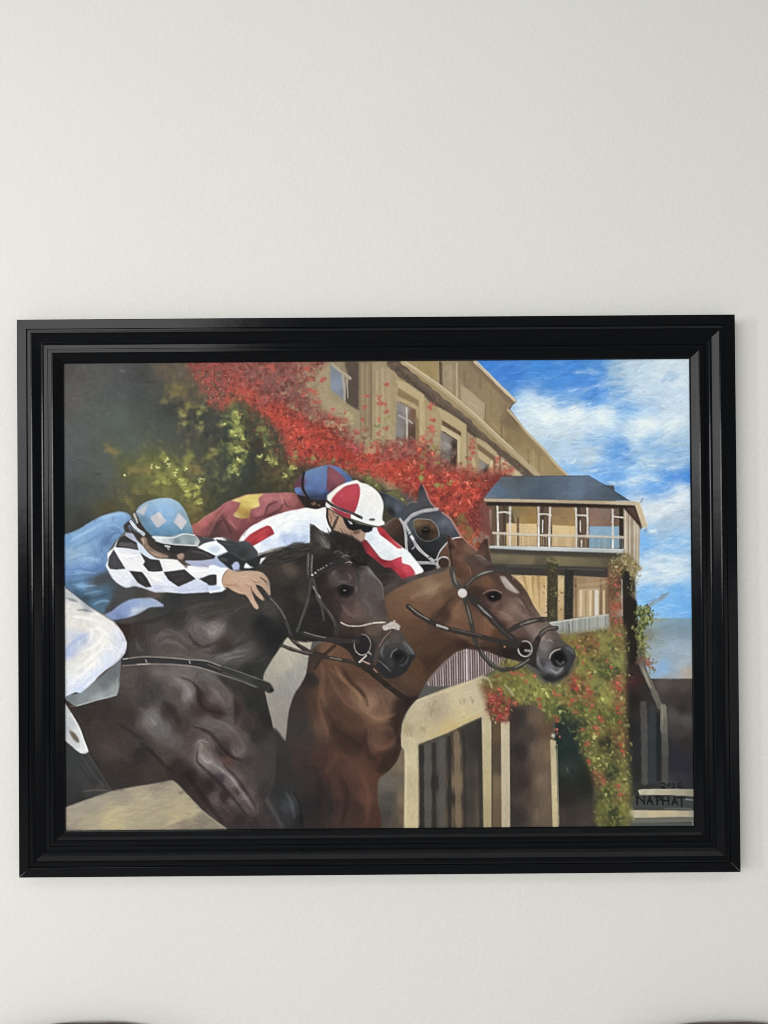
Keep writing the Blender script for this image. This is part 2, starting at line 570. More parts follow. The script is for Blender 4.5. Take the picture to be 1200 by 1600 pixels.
for ln in ('250,250 330,235 400,235|430,215 520,190 600,178|290,110 380,100 460,110|60,350 110,380 200,440|20,420 80,470 190,470|230,470 330,450 420,470 520,460|430,410 490,400 550,400|330,520 420,560 500,555|'
           '250,400 320,360 400,345|700,500 780,480 860,490 940,500|720,600 800,560 880,540|860,660 940,620 1010,570|960,560 1040,480 1110,420|1000,230 1060,200 1120,190|800,140 900,125 1000,160|540,940 640,945 730,930|690,925 800,900 860,910 940,915|'
           '1000,830 1070,810|860,815 890,815|780,755 860,770 980,770|380,770 440,750 580,800|270,780 320,735|420,850 480,845|100,310 140,300').split('|'):
    WISP('e3ebee', ln, 26)
for ln in ('500,240 560,220 690,240|560,290 640,270 700,260|600,380 680,385 760,400|520,680 600,665 700,690|560,760 640,740 720,800|950,170 1000,150 1060,120|230,355 330,320 440,310|10,250 80,215 180,200|1000,900 1060,920 1120,900').split('|'):
    WISP('2f70c8', ln, 30)
for ln in ('820,320 900,360 960,400|760,330 830,370|860,260 940,300').split('|'):
    S('8fa8c2', 34, ln, a=0.4, soft=3, taper=1, hgt=0.5)
fr(740, 730, 3.4286)
for ln in ('730,90 830,95 900,75|850,65 930,70 990,85|900,255 980,240 1060,215|1080,120 1120,110 1150,130|1060,150 1100,190 1140,150|980,270 1040,240 1100,230|905,540 960,530 1040,545|960,500 1040,490 1140,500|980,560 1060,570 1140,560|920,620 1000,590 1090,590|1000,420 1060,430 1140,405|960,350 1060,340|1060,580 1120,600 1150,580').split('|'):
    WISP('e0e7ea', ln, 18)
for ln in ('900,660 980,650 1060,670 1140,660|910,720 1000,740 1140,730|1000,690 1080,700 1150,690|900,430 940,440 980,430|1040,800 1100,790 1150,795|1000,130 1060,150 1090,130').split('|'):
    WISP('4f93de', ln, 22)
WET(m_sky, 1.3, 0.85)
BR(m_sky, 15, 3.2, n=0.8, jit=0.035, a=0.45, ang=lambda x, y: -10 + 20 * math.sin(x * 0.03 + y * 0.043), hg=0.8, spread=20)
fr(0, 0, 1)
LEAF('800,622 860,620 1078,632 1078,690 900,690 830,672', 'eef3f4 e2eaee d0deea', 120, 26, 2.4, ang=-9, spread=12, a=0.24, hg=1.0, soft=7)
LEAF('960,566 1078,566 1078,630 990,610', 'e0e9ee ccdae6', 50, 24, 2.4, ang=-14, spread=14, a=0.22, hg=1.0, soft=7)
LEAF('745,566 955,566 960,640 850,615', '2a66c0 3d7cd0 5c94d8 8fb6e0', 90, 26, 2.6, ang=-9, spread=12, a=0.26, hg=0.9, soft=5)
LEAF('880,690 1078,690 1078,760 950,755', '3f7ed0 5a92d8 b9d0e4 8cb0d8', 110, 24, 2.6, ang=-8, spread=12, a=0.25, hg=0.9, soft=6)
LEAF('1000,765 1078,760 1078,965 1000,965', 'd8e4ec c2d6e6 4f93de 86b6e6 e6eef0', 190, 22, 2.4, ang=-5, spread=12, a=0.22, hg=1.0, soft=5)
# --- far shore beyond the balcony
fr(940, 940, 4.4467)
m = SH('260,130 640,125 640,560 320,560 300,330', '350,140,8098a0 450,145,7390a4 580,145,6f8ea6 450,190,6f8796 560,200,6c8494 400,260,7a8b92 340,240,6f7468 500,330,8aa0b4 590,350,8d9fae 420,440,7ba2cc 430,490,7aa6d8 550,440,93a3b2 450,525,8c9296 590,500,a09488 340,330,8a9aa4 530,400,8699a8 380,400,8f9ea8', sm=0, k=5)
BR(m, 20, 4, a=0.5, ang=-2, hg=0.35)
SS('b8b2a8', 10, '495,310 500,350|575,460 585,500|600,340 598,370', a=0.45, soft=1.2)
SS('8a9468', 14, '340,128 400,138 450,128', a=0.5, soft=2)
# --- dark corner under the shore: wall, stair, handrail
m = SH('330,545 650,545 650,1330 160,1420 160,20 240,20 250,400', '420,570,4c4640 560,580,453f3b 520,680,37312e 600,700,352f2d 560,750,2c2726 500,800,46423f 580,830,474341 540,900,3a3432 580,1000,2c2728 520,1100,252530 600,1150,25252f 560,1250,2b2b33 300,800,2a2826 220,700,211e1c 220,500,2a2522 190,200,241f1c 190,900,1e1f1f 240,1200,232524 300,1300,2d2e2b 480,1290,34343a 300,600,2b2725 350,900,2a2e33 400,1000,1e2327 250,560,3a2420', sm=0, k=5)
BR(m, 14, a=0.4, hg=0.2, n=0.7)
S('4b4946', 46, '288,720 296,900 300,1255', a=0.85, soft=2.2)
S('31353a', 50, '350,750 352,1245', a=0.8, soft=3)
S('1c2125', 26, '392,790 396,1240', a=0.9, soft=1.5)
S('5f5b53', 40, '262,415 310,520 360,630 405,735', a=0.95, soft=1.4)
S('8b8474', 20, '280,460 320,560 345,610', a=0.8, soft=1.2, taper=1)
S('6f6a5e', 46, '428,740 432,900', a=0.95, soft=1.2)
S('57544d', 48, '435,850 440,1060', a=0.9, soft=1.8)
S('46453f', 46, '440,1000 440,1260', a=0.9, soft=1.8)
S('938c74', 18, '422,750 424,870', a=0.8, soft=1.2, taper=1)
fr(980, 1215, 10.909)
F('3a3d3b', '60,340 1160,330 1160,580 60,580', sm=0, soft=1.2)
SH('185,235 260,220 600,212 1150,220 1150,345 800,318 400,318 215,318', '300,265,a09882 600,260,a49a80 900,265,968e78 1100,290,857f6c 350,300,b5ae98 250,240,b0a996', soft=0.6, sm=0, k=4)
SH('20,575 500,582 1160,585 1160,700 900,695 600,702 330,712 110,710 45,660', '100,620,b3a98c 400,625,b8a67e 700,625,baa881 1000,640,a59a7c 1120,620,8f887a 300,690,a89e84 700,680,a59a80', soft=0.6, sm=0, k=4)
F('5e5e55', '60,715 600,705 1160,700 1160,775 700,790 60,800', sm=0, soft=1.0)
F('3d3c36', '500,800 1160,775 1160,800 500,815', sm=0, soft=0.8)
F('4a4d4a', '0,795 500,800 1160,800 1160,860 0,860', sm=0, soft=1.0)
S('9aa29e', 14, '1000,390 1120,400', a=0.7, soft=1)
S('84837a', 30, '640,550 900,545 1100,560', a=0.35, soft=2)
S('a9b2b0', 8, '215,322 600,306 900,322', a=0.5)
S('c9ccc4', 10, '1110,760 1118,830', a=0.6)
# --- house behind
fr(600, 560, 4.8)
m = SH('-620,-40 690,-40 690,30 990,325 965,350 945,385 1050,530 1200,690 1380,890 1250,900 850,960 -100,1000 -500,900', '-400,200,84755a -300,500,8a7c5e -200,100,7d6c52 0,100,8f7e60 20,500,93825f 200,100,8d7a52 330,120,8c774a 350,700,8f7d5c 480,120,8e7e62 600,100,7a684e 640,60,7c6a50 680,150,7c6950 800,250,82704f 900,330,7e6b4f 820,400,85724f 850,550,8a7650 940,480,6d5a42 980,600,7d6a48 1080,660,86724c 1050,780,907c56 1250,840,8c7750 700,620,8f7b58 400,450,9a865e 100,300,94805c 1000,880,b09a76', sm=0, k=5, st=13)
SS('a5946f', 22, '480,300 485,40|20,60 24,640', a=0.0)
for x0, y0, y1, c in ((545, 40, 300, 'b3a283'), (500, 60, 280, '9a8a6b'), (420, 30, 215, '33291f'), (432, 40, 220, '4a3b2c'), (600, 100, 180, '6e5c44'), (880, 470, 620, '6a5740'), (720, 120, 230, '6f5d46'), (800, 240, 430, '796648'), (1120, 700, 850, '9a8660'), (1160, 730, 860, '7a6748'), (1080, 690, 800, '75633f')):
    S(c, 13, [(x0, y0), (x0 + 2, y1)], a=0.75, soft=1.2)
F('9d8b6c', '575,200 665,265 760,350 748,492 680,430 582,335', sm=0, soft=1.0, st=10)
S('b3a284', 10, '640,330 700,370', a=0.6, soft=2)
S('6e5d48', 7, '765,350 752,500', a=0.7)
S('6f5c45', 46, '650,30 800,170 950,330', a=0.85, soft=2)
S('bcaa8c', 24, '684,28 780,120 880,222 985,322', a=0.95, soft=0.8, hgt=0.5)
S('d3c4a8', 7, '700,30 800,130 980,318', a=0.6)
S('4f402f', 9, '985,330 962,352 935,390', a=0.8)
S('b5a382', 17, '930,392 1000,470 1080,570 1200,690 1290,800 1385,890', a=0.95, soft=0.8, hgt=0.5)
S('6d5a40', 30, '905,400 980,500 1080,620 1180,730', a=0.4, soft=4)
# main cornice
S('53443a', 86, '70,40 200,155 330,260 480,385 620,500', a=0.97, soft=1.5)
S('53443a', 66, '600,480 720,590 850,700 980,800 1090,890', a=0.97, soft=1.5)
S('3f332b', 22, '100,80 300,260 560,480 800,690', a=0.5, soft=2.5)
S('6c5b4c', 14, '160,90 330,225 560,410 800,620', a=0.6, soft=2)
S('a5926f', 40, '150,30 300,135 440,235 560,335 700,455 850,600 980,720 1150,880', a=0.97, soft=0.9, hgt=0.5)
S('bfae8d', 11, '150,22 300,122 440,222 560,318 700,440 860,590 960,680', a=0.75, soft=0.8)
S('86734f', 10, '170,60 300,155 440,258 560,355 700,478 860,632 1100,860', a=0.6, soft=1)
# windows of the house
def quad(c, p, st=0, soft=0.8, a=1.0):
    return F(c, p, sm=0, soft=soft, st=st, a=a)
quad('a8946c', '95,165 180,190 305,278 312,640 268,640 262,318 110,225', st=8)
quad('7b6446', '110,228 262,322 268,640 245,640 240,350 100,285', st=7)
quad('a28e68', '95,285 235,352 262,372 262,470 245,440 242,392 100,322', st=7)
SH('100,322 242,392 240,690 90,615', '130,420,6f6a6c 120,560,76716f 160,400,837d7a 215,420,6a4a34 220,560,513a2c 210,640,4a3a30', sm=0, k=4, soft=0.8, st=6)
S('7d5434', 8, '120,330 235,390', a=0.8)
SS('b9b4aa', 14, '170,378 173,520 172,662', a=0.85, hgt=0.8, soft=1)
SS('a29c94', 14, '112,432 160,455 212,488|150,650 200,672', a=0.8, hgt=0.8, soft=1)
quad('a5916a', '400,365 500,420 622,505 625,900 585,905 578,560 440,465', st=8)
quad('5a4630', '440,468 580,560 582,600 436,505', st=0)
quad('b3a07a', '432,505 580,592 572,880 545,870 548,625 430,548', st=7)
SH('430,548 548,622 545,862 420,800', '450,640,78716c 440,740,5f5851 480,660,827b78 520,660,3b2d26 525,780,332723 470,780,6a625c', sm=0, k=4, soft=0.8, st=6)
S('4a3829', 8, '440,552 545,618 548,860', a=0.8, sm=0)
S('98938e', 20, '455,640 500,670', a=0.5, soft=2)
quad('9d9283', '425,800 480,830 540,868 530,885 425,830', soft=1.2)
SS('5f4f3c', 8, '620,520 626,900', a=0.5, soft=1.2)
quad('a4906a', '690,595 770,640 850,715 850,760 700,640', st=7)
quad('6d573e', '700,642 845,752 840,790 705,690', soft=1)
quad('ab9870', '700,690 790,755 815,800 790,830 770,800 710,750', st=6)
SH('715,760 780,805 780,960 710,960', '735,820,847d78 735,900,77716c 765,850,332a26 768,930,40332b', sm=0, k=4, soft=0.8)
SS('c6b48e', 16, '806,775 806,930', a=0.9, hgt=0.6)
SS('b2a07c', 20, '850,738 852,910', a=0.9)
SS('5f4a38', 9, '828,760 828,920|782,800 784,940|870,745 872,900', a=0.85)
SS('b09d72', 28, '668,760 684,880 690,960', a=0.8, soft=1.5)
SS('a4936f', 26, '395,420 392,760|36,80 36,640|660,700 660,900', a=0.4, soft=3)
F('b4a07a', '880,745 960,815 1050,892 880,900', sm=0, soft=1.2, st=8)
# left window of the house
fr(350, 560, 4.8)
S('a3916d', 90, '760,40 750,300 900,420', a=0.45, soft=5)
SH('800,30 905,140 935,335 870,300 805,240', '840,100,6a7382 850,200,737d90 900,260,6b7078 830,60,6f7378', sm=0, k=4)
F('4c4037', '905,30 1020,30 1020,400 930,350 900,320 940,150', sm=0, soft=1.2, st=9)
S('9c8f7c', 22, '812,45 880,100 948,152', a=0.9, hgt=0.6)
S('9c9080', 18, '890,130 905,240 905,330', a=0.85, hgt=0.5)
S('a09482', 10, '925,160 930,300', a=0.8)
S('877a5b', 26, '800,250 880,320 990,410', a=0.8, soft=2)
F('7b694f', '1018,30 1112,30 1112,620 1020,620', sm=0, soft=1.5, st=10)
SS('66513f', 10, '1105,40 1105,600', a=0.7, soft=1.2)
SS('988864', 14, '1040,50 1042,560|1075,60 1075,500', a=0.5, soft=1.8)
SS('a89a76', 16, '1150,100 1150,620|1190,80 1190,600', a=0.6, soft=1.8)
# --- dark creeper wall, left; grey haze of the window's reflection is painted in
fr(100, 560, 4.8)
iv = CP('20,60,45423f 150,120,4a4744 300,100,4b4b49 430,60,454646 600,300,3f4643 100,300,4e4c4b 400,250,454a49 400,450,4a554c 250,420,4a514b 100,600,4b5150 500,650,4b554a 50,800,484d4f 300,850,4a524f 800,380,363a36 700,200,454643 560,120,3b3d3c 850,80,5a5044 760,110,5e4e40 950,180,54493c 950,600,464640 800,560,464b43 650,800,55582f 480,860,52542f 600,930,5a5d33 720,950,5f6233 1000,950,4a4c38 1150,600,3b3b35 980,440,353733 1180,480,3b3c36 1130,860,3f423a 900,700,4b4d3d 1180,930,3c4038')
fr(100, 750, 4.8)
iv += CP('100,100,3d4341 40,250,363a36 400,100,4a4c3a 250,80,424842 600,150,4e4b2c 760,60,666530 900,60,5c5c2e 1000,200,5a5330 1150,100,393c2e 350,225,4b4329 130,330,30312b 980,300,5c4a28 1080,230,403e2a 450,220,4a4a30')
fr(350, 720, 4.8)
iv += CP('50,200,3a3f32 200,200,33362a 500,150,3a3424 100,80,3f463a 160,40,2f352f 300,120,3d3a2a 400,200,3b3a26 330,60,4a3c30 450,90,4a3a2a 250,230,3c3a26')
fr(350, 560, 4.8)
iv += CP('20,480,35403a 60,350,4a5238 150,520,43402f 280,520,41402f 210,640,3a2a26 380,600,40402c 200,800,2f3834 60,700,3a4433')
fr(0, 0, 1)
m = m_ivy = SH('92,556 330,556 345,610 430,640 450,700 500,725 560,745 600,760 600,850 90,860', iv, k=6, soft=5)
BR(m, 18, 4.5, a=0.5, jit=0.06, hg=0.5, n=1.3, spread=50)
fr(0, 0, 1)
for q, c, n, L in (('190,720 260,700 330,715 345,770 290,800 230,770', '6c6c34 5c5e2e 7a7a3a 525428', 240, 12), ('225,800 300,760 335,800 320,830 280,810', '62602e 54542a 706c36', 90, 12),
                   ('255,590 300,600 345,640 340,720 300,700 270,650', '5a5638 4c4a34 66603a 3c3c30', 170, 12), ('350,620 385,600 395,640 390,720 372,760 348,720', '6a7038 5c6234 7c8040 484e30', 190, 9),
                   ('395,650 440,690 450,740 420,760 400,720', '565830 64623a 4a3c2e 3a3a2a', 130, 9), ('440,720 470,740 455,770 430,760', '5e5a32 6e5a34', 60, 9), ('250,570 320,565 330,620 290,640', '5e5640 6a5a3c 54493a', 120, 11), ('370,760 470,760 470,800 360,800', '34382a 3e3a28 46402a', 90, 12)):
    LEAF(q, c, n, L, 4, a=0.5, hg=0.7, soft=7)
fr(100, 560, 4.8)
LEAF('0,40 560,40 620,300 780,450 700,640 300,640 0,900', '5b5e5c 63625e 52595a 414644 3c403e', 330, 11, 2.4, spread=70, a=0.28, hg=0.8)
for ln in ('415,92 445,95 460,108|510,135 530,150|600,195 630,205|640,240 660,255|635,290 660,310|670,378 690,380|60,310 110,300 150,320|60,730 110,750 160,745|300,710 340,690|20,940 60,950|1040,60 1100,80|1080,130 1120,160'):
    pass
SS('9aa09c', 9, '415,92 445,95 460,108|510,130 530,152|598,195 632,212|640,240 664,258|632,290 662,308|670,378 692,380|300,715 345,690', a=0.6, taper=1, hgt=1.0)
SS('7c7c7a', 10, '60,310 110,300 150,320|60,730 110,750 160,745|20,940 60,950|150,60 230,50|300,150 350,120', a=0.35, taper=1, hgt=0.8, soft=1.4)
SS('252725', 12, '240,870 275,876|620,180 690,180|790,390 850,360 900,340|930,480 940,560|980,400 990,480|1080,600 1070,560', a=0.6, soft=1.6)
SPOT('6d6238', '820,260 870,280 900,230 780,320 850,200 1080,190 1075,240 1070,280 900,420 930,360', 13, 5, n=6, a=0.6)
SPOT('7d7a3c', '890,430 905,490 1020,520 1030,490 1020,410 1045,370 930,360 1125,690 1110,740 1140,720 1190,500', 9, 4, n=6, a=0.65)
SPOT('b9b878', '1045,372 1022,415 900,490 895,435 1022,520 1045,510 1125,695 1190,505', 5, 2.6, n=3, a=0.75)
SPOT('7c8038', '770,760 820,830 870,850 920,840 700,830 650,870 740,900 830,880 720,920 880,915 930,780 950,740 760,730 660,810 900,930', 12, 5, n=6, a=0.65)
SPOT('7e6c3a', '500,850 540,840 600,850 640,830 1000,830 1030,870 960,850 340,670 400,720 360,690', 12, 4, n=5, a=0.5)
WET(m_ivy, 1.6, 0.85)
INK *= (1 - 0.10 * m_ivy)[..., None]
fr(100, 560, 4.8)
SPOT('b4b768', '780,765 795,800 830,880 915,840 710,820 660,810 880,915 850,855 1030,915 460,880', 6, 3, n=4, a=0.75)
SPOT('d2d498', '782,765 795,802 838,884 918,836 705,822', 4, 2.4, n=2, a=0.8)
fr(100, 750, 4.8)
SPOT('8a8c3c', '900,40 920,90 940,120 980,110 1000,50 880,20 1020,170 960,70 700,30 760,20', 11, 5, n=5, a=0.6)
SPOT('b0ae5c', '910,30 930,100 975,110 1010,60 1025,180 890,10 1040,5', 6, 3, n=3, a=0.7)
SPOT('6a6030', '560,100 650,80 800,110 1000,220 950,200 420,120 500,160', 16, 5, n=4, a=0.35)
fr(350, 560, 4.8)
SPOT('6c7038', '60,330 110,280 100,420 90,480 80,560 110,540 140,600 60,640 100,680 150,690 110,270 290,520 320,560 330,640 300,600 540,740 670,760 520,830 360,760 100,780 60,840', 14, 5, n=6, a=0.65, ang=80)
SPOT('9aa04c', '120,440 100,480 120,560 150,605 80,570 90,690 150,695 110,775 50,840 110,850 325,640 285,740 350,765 395,790 540,740 665,760 520,830 470,885 100,420', 8, 4, n=5, a=0.7)
SPOT('c3c972', '150,606 288,740 325,645 348,768 118,770 130,690 90,580 8,490', 5, 2.8, n=3, a=0.8)
SPOT('2c352f', '30,560 60,620 190,720 200,840 30,780 190,600 370,540 420,640 380,620 260,600', 14, 6, n=5, a=0.5)
# --- red creeper
fr(0, 0, 1)
redpoly = '302,556 505,556 497,580 478,600 492,630 515,650 540,660 552,690 580,700 615,692 648,690 700,725 755,742 775,735 800,742 775,790 770,850 748,870 700,840 660,790 630,770 600,752 560,742 500,730 455,722 440,680 405,645 372,622 350,640 335,636 318,605'
m = m_red = SH(redpoly, '320,575,8c3a36 350,590,843c37 400,580,7c443e 440,575,7a423e 470,570,824a42 420,610,74443f 460,610,704840 490,640,784c44 385,625,a83c32 430,650,a8382c 470,670,b23c2e 500,690,a83428 540,710,9c3026 580,720,a8382c 620,730,a8382c 660,750,a0342a 700,750,a0342a 740,770,a83a2c 720,800,a8382c 750,810,7a2c26 765,840,6a2a28 760,780,6d2c2a 730,850,8c4a2c 710,815,6a3a2c 560,690,7d4440 620,700,8a4440 690,730,80403a 640,780,7a3428', k=6, soft=5)
BR(m, 9, 4.5, jit=0.14, a=0.7, n=1.5, spread=80, hg=0.8)
def ridge(x, y):      # the lit shoulder of the creeper runs down to the right
    d = y - (600 + (x - 350) * 0.46)
    return 0.12 + np.exp(-((d - 18) / 34.0) ** 2) * 1.2
LEAF(None, 'a03226 b03a2c 8e2a20 7c241c ba4230 98382c', 800, 6.5, 3.4, a=0.7, hg=1.0, mask=m, dens=ridge)
LEAF(None, '66281f 74342a 582820 7a463a 684038 4a221c 80503f 8a6a50', 900, 7, 3.4, a=0.6, hg=0.7, mask=m, dens=lambda x, y: 1.5 - ridge(x, y))
fr(0, 0, 1)
for q, c, n in (('380,560 500,560 485,610 500,650 460,640 420,600', '7c5a4c 8a6654 6e4a42 75504a', 90), ('500,640 560,690 640,695 700,728 640,720 560,715', '7a4a44 8a6654 6a403a 80544a', 110), ('300,560 340,560 350,610 330,630', '6e4a3c 5c4436 8c4438', 50), ('395,600 460,640 540,690 500,680', '6a2c26 5e2a24', 60)):
    LEAF(q, c, n, 9, 5, a=0.5, hg=0.5, soft=5)
WET(m, 1.15, 0.9)
for q, c, n, L in (('296,560 330,560 352,612 345,640 318,628', '4c4438 5c4a38 6a4a38 7a3a2e 40403a 64583a', 130, 8), ('330,600 400,640 440,690 450,720 425,715 390,660', '4a3a2c 5e3428 6a3a2c 444430 565434', 150, 8), ('470,565 505,565 500,640 545,660 560,690 520,670 480,620', '86755a 8c7a5c 7a5446 94503f 7c6a50', 120, 8),
                   ('440,715 560,735 600,752 520,740', '5c5a34 6a6238 6e3a2c 4a3a28', 80, 7), ('560,690 650,690 760,738 690,735', '8a5a4a 7a6a50 94483a 6a3a32', 120, 7)):
    LEAF(q, c, n, L, 5, a=0.6, hg=0.7, soft=5)
LEAF(None, 'b03c2e b84434 9c3426', 300, 5, 3, a=0.5, hg=1.0, mask=m, dens=ridge)
LEAF(None, '4e211d 5a2722', 110, 4.5, 2.6, a=0.5, hg=0.3, mask=m)
LEAF(None, 'd8604a e0745c c85442 e68a74', 230, 4.5, 1.5, a=0.7, hg=1.3, mask=m, dens=ridge)
LEAF(None, 'a04238 943c34 ac5044 6a3a34', 200, 7, 4, a=0.55, hg=0.9, mask=m)
LEAF(None, '5a241f 4e221e 6a2c26', 200, 5, 2.6, a=0.6, hg=0.4, mask=m, dens=ridge)
fr(350, 560, 4.8)
SPOT('a8483c', '660,170 690,250 650,240 700,330 610,260 740,170 370,80 350,70 270,180 630,70', 9, 5, n=5, a=0.65)
SPOT('8c7c5e', '610,110 700,190 720,260 540,380 520,360 450,270 650,440 680,440 780,490', 9, 5, n=4, a=0.5)
SPOT('5c2a28', '490,170 500,190 440,250 470,325 580,610 570,600 640,700 400,250 820,680 600,760', 8, 4, n=4, a=0.6)
SPOT('b04a3e', '910,410 925,470 800,430 820,390 1065,290 1060,380 1055,470 1058,540 1170,330 1165,300 1180,340 1165,460 1140,640 1165,580 1000,560 740,170', 7, 4, n=4, a=0.7)
SPOT('b83c48', '970,660 1000,690 1010,560', 7, 4, n=4, a=0.7)
SPOT('9a8c64', '880,510 960,470 1080,690 1060,600 950,440 820,490 1130,700', 10, 5, n=4, a=0.6)
SPOT('66703c', '1145,515 820,770 760,780 1100,910 1090,920', 8, 5, n=3, a=0.7)
SPOT('7a7a44', '540,750 670,760 530,720', 10, 5, n=3, a=0.6)
fr(600, 560, 4.8)
SPOT('a84a40', '340,380 350,350 360,530 340,560 380,570 370,455 300,600 310,640 350,630 20,360 20,400 30,205 15,540 660,620 680,650 650,690 670,720 650,760 640,820 860,760 920,850 900,800 955,855 850,800', 8, 4, n=5, a=0.65)
SPOT('c8503e', '355,530 300,620 265,690 360,720 370,730 50,690 210,820 230,780 460,880 545,940 360,890 620,940 190,830 460,860', 6, 3.4, n=5, a=0.75, hg=1.2)
SPOT('e87a60', '225,775 195,820 365,720 240,800 470,880 120,880 550,945 630,940', 4, 2, n=4, a=0.75, hg=1.3)
SPOT('7d7a40', '285,900 295,830 290,720 400,790 390,680 410,950 20,460', 8, 5, n=4, a=0.7)
SPOT('95866a', '400,600 420,650 120,640 60,600', 9, 5, n=3, a=0.5)
fr(640, 740, 7.5)
SPOT('c64636', '250,60 340,210 420,250 320,300 560,120 600,220 700,340 760,290 540,500 480,420 430,420 690,160 740,200 800,300', 7, 4, n=6, a=0.7, hg=1.2)
SPOT('ee7a60', '245,50 530,115 680,130 690,190 540,490 700,340 605,340 535,260 720,390 230,150', 4, 2, n=4, a=0.75, hg=1.4)
SPOT('6a2824', '380,310 470,260 570,290 640,170 400,290 300,230', 7, 4, n=5, a=0.6)
F('6c2c2a', '830,330 900,200 1010,80 1060,60 900,290 870,300 920,520 900,690 750,660 640,600 680,490 800,380', soft=3, a=0.75)
LEAF('830,330 900,200 1010,80 1060,60 900,290 870,300 920,520 900,690 750,660 640,600 680,490 800,380', '782f2c 5e2624 8c3830 6a2c2c 9a4034', 200, 6, 3, a=0.6, hg=0.8)
SPOT('6e5a34', '610,590 660,640 700,690 640,560 690,720', 11, 6, n=5, a=0.6)
SPOT('a84a34', '760,740 860,750 640,700 720,800 880,720 800,700 600,660', 8, 5, n=5, a=0.6)
SPOT('7c6e5c', '830,780 750,800 950,800 940,480 960,560 850,740', 11, 6, n=4, a=0.6, ang=85, spread=10)
SPOT('7d8440', '145,55 140,75 330,140 460,120', 7, 5, n=4, a=0.75)
fr(560, 740, 4.8)
SPOT('5c5c30', '80,60 110,90 140,110 310,200 330,230 290,150 240,160', 12, 6, n=5, a=0.6)
SPOT('8a8a50', '75,45 130,100 330,205', 6, 4, n=3, a=0.6)
# --- balcony house: lower storeys first
fr(740, 730, 3.4286)
F('6b4038', '40,195 130,200 130,430 60,440', soft=3, a=0.8)
SS('8c7c6a', 22, '95,240 100,330|118,330 112,420|70,380 75,430', a=0.6, soft=2)
m = F('4a4236', '70,430 830,455 860,960 440,960 200,600 80,560', sm=0, soft=0.8)
F('3f3a33', '80,443 808,466 800,486 760,500 80,466', sm=0, soft=2.0, st=8)
SH('80,470 760,496 732,545 470,540 180,532 90,520', '150,490,6a6048 300,500,665c44 480,515,6a6244 650,520,5c5440 560,505,645a42 720,515,524a38 150,520,544c3c 350,525,504838', sm=0, k=4, soft=1.2, st=8)
F('383330', '100,528 420,535 730,547 722,602 200,590', sm=0, soft=1.4, st=8)
SS('4f4c46', 9, '180,535 400,545|460,548 700,556', a=0.6, soft=1.5)
SH('200,584 398,590 394,860 330,800', '230,610,b5976a 290,610,c0a06a 350,620,b2935e 300,660,bf9f68 380,680,bb9d70 340,720,bd9e6a 385,790,b89a70', sm=0, k=4, st=8)
SS('7a6440', 15, '268,590 282,650 290,690|318,592 316,640 322,700|345,592 350,660 352,760', a=0.55, soft=1.6, taper=2)
SS('d2b888', 7, '240,592 260,640|388,595 388,800|302,600 308,700', a=0.5, soft=1)
SH('450,588 490,588 488,835 448,835', '465,620,c2a575 465,700,b8986a 470,800,a98a60', sm=0, k=4, st=7)
SH('530,588 724,600 722,800 530,818', '560,620,8c7150 640,630,93795a 700,640,8a6c4c 560,780,9a7c58 700,770,7f6547', sm=0, k=4, st=7)
SS('6e5640', 10, '545,600 548,810|680,610 680,800|712,606 712,800|600,700 598,800', a=0.8, soft=1.0)
F('ad9470', '562,662 676,655 674,803 560,812', sm=0, soft=0.9, st=6)
SS('d5c4a0', 12, '575,670 573,800|625,672 624,800', a=0.7, soft=1.2)
SS('8d7454', 9, '600,672 600,805|640,668 640,802', a=0.7, soft=1)
S('c9c8c2', 20, '658,672 658,800', a=0.9, hgt=0.5)
S('c4b38e', 12, '697,670 697,795', a=0.85)
S('a78c66', 16, '560,640 640,632 720,620', a=0.5, soft=1.5)
F('3b3727', '396,518 452,522 450,836 396,836', sm=0, soft=1.0, st=7)
LEAF('390,510 460,515 455,700 440,836 396,836', '5c5832 4a4628 6e6a3e 332f20', 75, 5, 3, a=0.6, hg=0.8)
F('2a2824', '488,560 537,560 532,836 486,836', sm=0, soft=1.2, st=7)
LEAF('488,560 537,560 530,836 486,836', '3a3828 34322a 22201c', 30, 6, 3, a=0.5)
SPOT('8d8a58', '430,655 440,690 460,610 436,520 405,510', 4, 3, n=3, a=0.6)
SH('405,838 560,815 742,793 742,880 620,890 478,915 430,880', '450,860,9a9c94 520,860,80837c 600,850,888a80 700,830,93958c 720,870,84867e 480,890,6f726a', sm=0, k=4, soft=0.8)
for x in range(420, 742, 11):
    yt = 838 - (x - 405) * 0.133
    S(('b4b5ac', '6a6f6c', 'a2a298', '7c8280')[int(rng.integers(0, 4))], rng.uniform(4, 9), [(x, yt), (x + 1, yt + 62 + rng.uniform(-8, 12))], a=0.6, soft=0.9)
S('babbb2', 8, '408,842 560,818 742,794', a=0.7)
S('4e5652', 12, '510,850 512,905', a=0.6, soft=1.2)
# balcony storey
F('5a4638', '60,190 865,208 905,330 800,440 800,450 90,432 100,230', sm=0, soft=0.8)
for q, cp in (('196,214 342,217 342,312 225,305', '230,240,76643e 290,250,83673e 320,290,8c6c3a 260,300,927444'),
              ('412,220 546,222 546,322 418,318', '450,240,7d6344 500,270,866a44 450,300,8c6f48 530,305,927546'),
              ('606,224 742,230 742,322 614,322', '640,250,786052 700,260,745f56 650,300,826452 720,310,76594a'),
              ('750,233 784,234 784,322 750,322', '765,270,5f4c42 765,310,6a5040')):
    SH(q, cp, sm=0, k=4, st=8)
SH('176,306 342,310 342,432 178,428', '200,340,c9a878 260,335,c0a476 320,340,cbaf7c 220,400,b3976c 300,410,b99c70', sm=0, k=4, st=6)
SH('414,316 548,322 546,436 414,432', '440,350,c8ac7a 480,345,cdb07c 520,350,c6a874 450,410,b89a6c 520,410,b5976a', sm=0, k=4, st=6)
